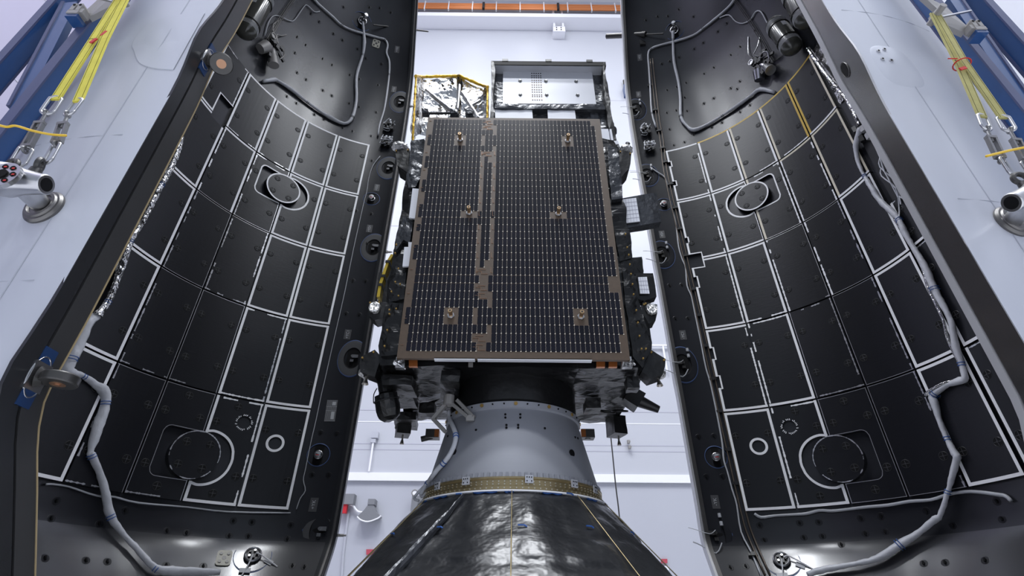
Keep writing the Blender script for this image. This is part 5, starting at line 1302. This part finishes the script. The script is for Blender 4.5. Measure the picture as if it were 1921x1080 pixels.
for i in range(9):
    slabm('trim_%d' % k, (-14.999,-10+i*3,FLOOR), (-14.985,-9.97+i*3,CE), M_seam); k += 1
for i in range(8):
    slabm('trim_%d' % k, (-14.999,-13,1.5+i*3), (-14.985,WY,1.53+i*3), M_seam); k += 1

# crane conductor rail
cr = thing('conductor_rail', (0, WY-.7, zr0), 'orange conductor rail along the top of the white wall', 'conductor rail')
zc = 26.23
for i in range(4):
    mb = MB(); z = zc-.19+.13*i; mb.span((-14.9,14.38,z), (14.9,14.44,z+.10)); part('conductor_bar', mb.mesh('conductor_bar', [M_orange]), cr, 'orange bar')
hk = MB()
for i in range(-7, 8):
    mb = MB(); x = -3.3+i*1.22; mb.span((x,14.34,zc-.34), (x+.05,14.46,zc+.42)); part('rail_hanger', mb.mesh('rail_hanger', [M_trim]), cr)
for x in [-1.492,2.339]:
    mb = MB(); mb.span((x-.06,14.33,zc-.2), (x+.06,14.46,zc+.34)); part('bar_joint', mb.mesh('bar_joint', [M_black]), cr, 'black joint clip')
# wall bracket under it
a, b = V((2.057,14.9,26.549)), V((2.598,14.9,24.438)); xm = (a.x+b.x)/2
mb = MB(); mb.span((a.x, WY-.42, b.z+.4), (a.x+.1, WY-.1, a.z)); mb.span((b.x-.1, WY-.42, b.z+.4), (b.x, WY-.1, a.z)); mb.span((a.x, WY-.14, b.z+.4), (b.x, WY, a.z)); mb.span((a.x-.02, WY-.42, b.z), (b.x+.04, WY, b.z+.42))
o = thing('wall_bracket', (xm, WY-.2, b.z), 'white steel bracket hanging under the orange rail', 'bracket')
part('bracket_body', mb.mesh('bracket_body', [M_trim]), o)
for dx in (.2, .5):
    for dz in (.12, .30): mb = MB(); mb.cyl((a.x+dx*(b.x-a.x)*1.4, WY-.42, b.z+dz), (a.x+dx*(b.x-a.x)*1.4, WY-.45, b.z+dz), .03, n=8); part('bracket_bolt', mb.mesh('bracket_bolt', [M_steel_dark]), o)

W = 14.9
# fire alarm, horn lamp, boxes on the lower wall
c = V((-4.414,14.85,2.361))
o = thing('fire_alarm', c, 'small red alarm under a grey box on the white wall, beside the left fairing', 'alarm')
mb = MB(); mb.span((c.x-.10, W-.12, c.z-.13), (c.x+.08, W, c.z+.12)); part('alarm_body', mb.mesh('alarm_body', [M_red]), o, 'red body')
mb = MB(); mb.span((c.x-.02, W-.16, c.z+.09), (c.x+.24, WY, c.z+.35)); part('grey_cover', mb.mesh('grey_cover', [M_greybox]), o, 'grey cover')
mb = MB(); mb.span((c.x-.11, W-.13, c.z+.10), (c.x+.06, W, c.z+.16)); part('strobe', mb.mesh('strobe', [M_trim]), o, 'clear white strobe')
c = V((-3.684,14.7,2.316))
o = thing('wall_horn', c, 'grey fan-shaped lamp shade on a short bracket on the white wall', 'wall lamp')
P = [(-.06,.22),(.06,.22),(.08,.10),(.16,-.05),(.30,-.17),(.27,-.20),(0,-.28),(-.20,-.24),(-.30,-.17),(-.16,-.02),(-.08,.10)]
mb = MB(); mb.prism([c+V((x, 0, z)) for x, z in P], (0,.25,0)); part('shade', mb.mesh('shade', [M_greybox]), o)
mb = MB(); mb.span((c.x-.08, c.y-.02, c.z+.12), (c.x+.10, WY, c.z+.26)); part('mount', mb.mesh('mount', [M_greybox]), o)
mb = MB(); mb.tube([c+V((.32,.0,-.15)), c+V((.24,.0,-.22)), c+V((0,.0,-.30)), c+V((-.2,.0,-.26)), c+V((-.31,.0,-.18))], .02, 6); part('white_rim', mb.mesh('white_rim', [M_trim]), o)
mb = MB(); mb.tube([(-4.319,14.9,2.478),(-4.21,14.9,2.438),(-4.122,14.9,2.345),(-4.025,14.9,2.278),(-3.894,14.9,2.266)], .03, 8); single('white_cable', mb.mesh('white_cable', [M_trim], smooth=2), 'white cable between the red alarm and the fan-shaped lamp', 'cable')
mb = MB(); mb.tube([(-4.321,14.965,2.313),(-4.303,14.965,1.891),(-4.273,14.965,1.259),(-4.195,14.965,0.541)], .035, 8); single('conduit', mb.mesh('conduit', [M_wall_low], smooth=2), 'thin white conduit running down the wall below the red alarm', 'conduit', 'wall conduits')
a, b = (-3.918,14.9,4.137), (-3.916,14.9,3.333)
o = thing('conduit', b, 'short white conduit hanging from a wall box above the white ledge', 'conduit', 'wall conduits')
mb = MB(); mb.cyl(a, b, .03, n=10); part('pipe', mb.mesh('pipe', [M_trim]), o); mb = MB(); mb.box(V(a)+V((0,.03,.05)), (.14,.15,.10)); mb.box(V(a)+V((.02,.03,.22)), (.20,.15,.18)); part('wall_box', mb.mesh('wall_box', [M_wall_low]), o)
c = V((-2.46,14.8,2.568)); o = thing('electrical_box', c, 'grey electrical box with a small round gauge, behind the black film cone', 'electrical box')
mb = MB(); mb.span((c.x-.14, W-.2, c.z-.3), (c.x+.3, WY, c.z+.1)); part('box', mb.mesh('box', [M_greybox]), o)
g = V((-2.536,14.7,2.74)); mb = MB(); mb.cyl(g, g+V((0,.12,0)), .075, n=20, mi=0); mb.torus(g, (0,1,0), .075, .016, 24, 6, mi=1); part('gauge', mb.mesh('gauge', [M_trim, M_grey_lug]), o, 'round white gauge')
for q, lab in (([(-3.689,14.93,1.384),(-3.481,14.93,1.385),(-3.462,14.93,1.261),(-3.669,14.93,1.26)], 'small red sign low on the white wall, left of the black film cone'), ([(3.995,14.93,1.21),(4.147,14.93,1.211),(4.132,14.93,1.113),(3.98,14.93,1.112)], 'small red and white sign low on the wall, right of the black film cone')):
    o = thing('red_sign', q[0], lab, 'sign', 'red signs on the wall'); mb = MB(); mb.prism(q, (0,.05,0)); part('board', mb.mesh('board', [M_redsign]), o)
    if 'white sign' in lab:
        mb = MB(); a, b, c2, d = [V(t)+V((0,0,-.16)) for t in q]; mb.prism([a, b, b+V((0,0,-.1)), a+V((0,0,-.1))], (0,.05,0)); part('white_panel', mb.mesh('white_panel', [M_trim]), o)
mb = MB(); mb.tube([(2.502,12.5,3.909),(2.503,12.5,3.516),(2.504,12.5,3.011),(2.504,12.5,2.528),(2.517,12.5,2.065),(2.518,12.5,1.512),(2.508,12.5,0.684)], .016, 8); single('hanging_cable', mb.mesh('hanging_cable', [M_steel_dark], smooth=2), 'thin dark cable hanging in front of the white wall, right of the grey cone', 'cable')
for q in [(3.483,14.9,4.226),(3.496,14.9,4.072)]:
    pass
o = thing('wall_clip', (3.489,14.9,4.149), 'small dark twin clip on the wall above the white ledge, right of the grey cone', 'clip')
for q in [(3.482,14.9,4.218),(3.495,14.9,4.065)]: mb = MB(); mb.box(q, (.07,.1,.09)); mb.cyl(V(q)+V((.03,-.06,0)), V(q)+V((.03,.0,0)), .02, n=10); part('clip', mb.mesh('clip', [M_grey_lug]), o)
q = V((5.184,14.8,20.211)); o = thing('blue_hoist', q, 'small blue box on the white wall at the edge of the right fairing', 'box'); mb = MB(); mb.span((q.x-.06, 14.7, q.z-.35), (q.x+.12, WY+.005, q.z+.25)); part('box', mb.mesh('box', [M_blue]), o); mb = MB(); mb.cyl(q+V((.05,.1,.3)), q+V((.05,.1,.8)), .06, n=10); part('post', mb.mesh('post', [M_steel_dark]), o)
a, b = (4.206,14.9,7.317), (5.018,14.9,7.325)
mb = MB(); mb.cyl((a[0]-.3, 14.9, a[2]), (b[0]+.6, 14.9, b[2]), .035, n=10); mb.cyl((a[0]+.75, 14.9, a[2]), (a[0]+.75, 14.9, a[2]-.9), .03, n=10); o = single('wall_pipe', mb.mesh('wall_pipe', [M_trim]), 'thin white pipe on the wall between the satellite and the right fairing', 'pipe')

# ------------------------------------------------------------------ light: the bay's ceiling lamps, and added world fill through the omitted near wall
w = bpy.data.worlds.new('World'); S.world = w; w.use_nodes = True
w.node_tree.nodes['Background'].inputs[0].default_value = (.72,.82,1,1); w.node_tree.nodes['Background'].inputs[1].default_value = .42
k = 0
def lamp(x, y, sx, sy, e, col=(.93,.96,1)):
    L = bpy.data.lights.new('ceiling_lamp', 'AREA'); L.shape = 'RECTANGLE'; L.size = sx; L.size_y = sy; L.energy = e; L.color = col
    o = bpy.data.objects.new('ceiling_lamp', L); COL.objects.link(o); o.location = (x, y, CE-.3)
for y in (-9, -4, 1, 6, 10.5, 13.2):
    for x in (-10.5, -2.3, .95, 10.5):
        lamp(x, y, 1.3, 1.6, {13.2: 12, 10.5: 45, 6: 260, 1: 950, -4: 900, -9: 640}[y])
# ------------------------------------------------------------------ camera
cam = bpy.data.cameras.new('camera'); co = bpy.data.objects.new('camera', cam); COL.objects.link(co); S.camera = co
cam.sensor_fit = 'HORIZONTAL'; cam.sensor_width = 36; cam.lens = 958.6/1921*36; cam.clip_end = 200
th, pan, roll = radians(32.46), radians(.26), radians(.38)
fw = V((sin(pan)*cos(th), cos(pan)*cos(th), sin(th))); rt = V((cos(pan), -sin(pan), 0)); up = rt.cross(fw)
rt2 = rt*cos(roll)+up*sin(roll); up2 = up*cos(roll)-rt*sin(roll)
co.matrix_world = frame_mat((0,0,0), rt2, up2, -fw)
for o in list(S.objects):
    if o.parent is None: o.location.z += H
vs_ = S.view_settings; vs_.view_transform = 'Standard'; vs_.look = 'None'; vs_.exposure = .17; vs_.gamma = 1; vs_.use_curve_mapping = False
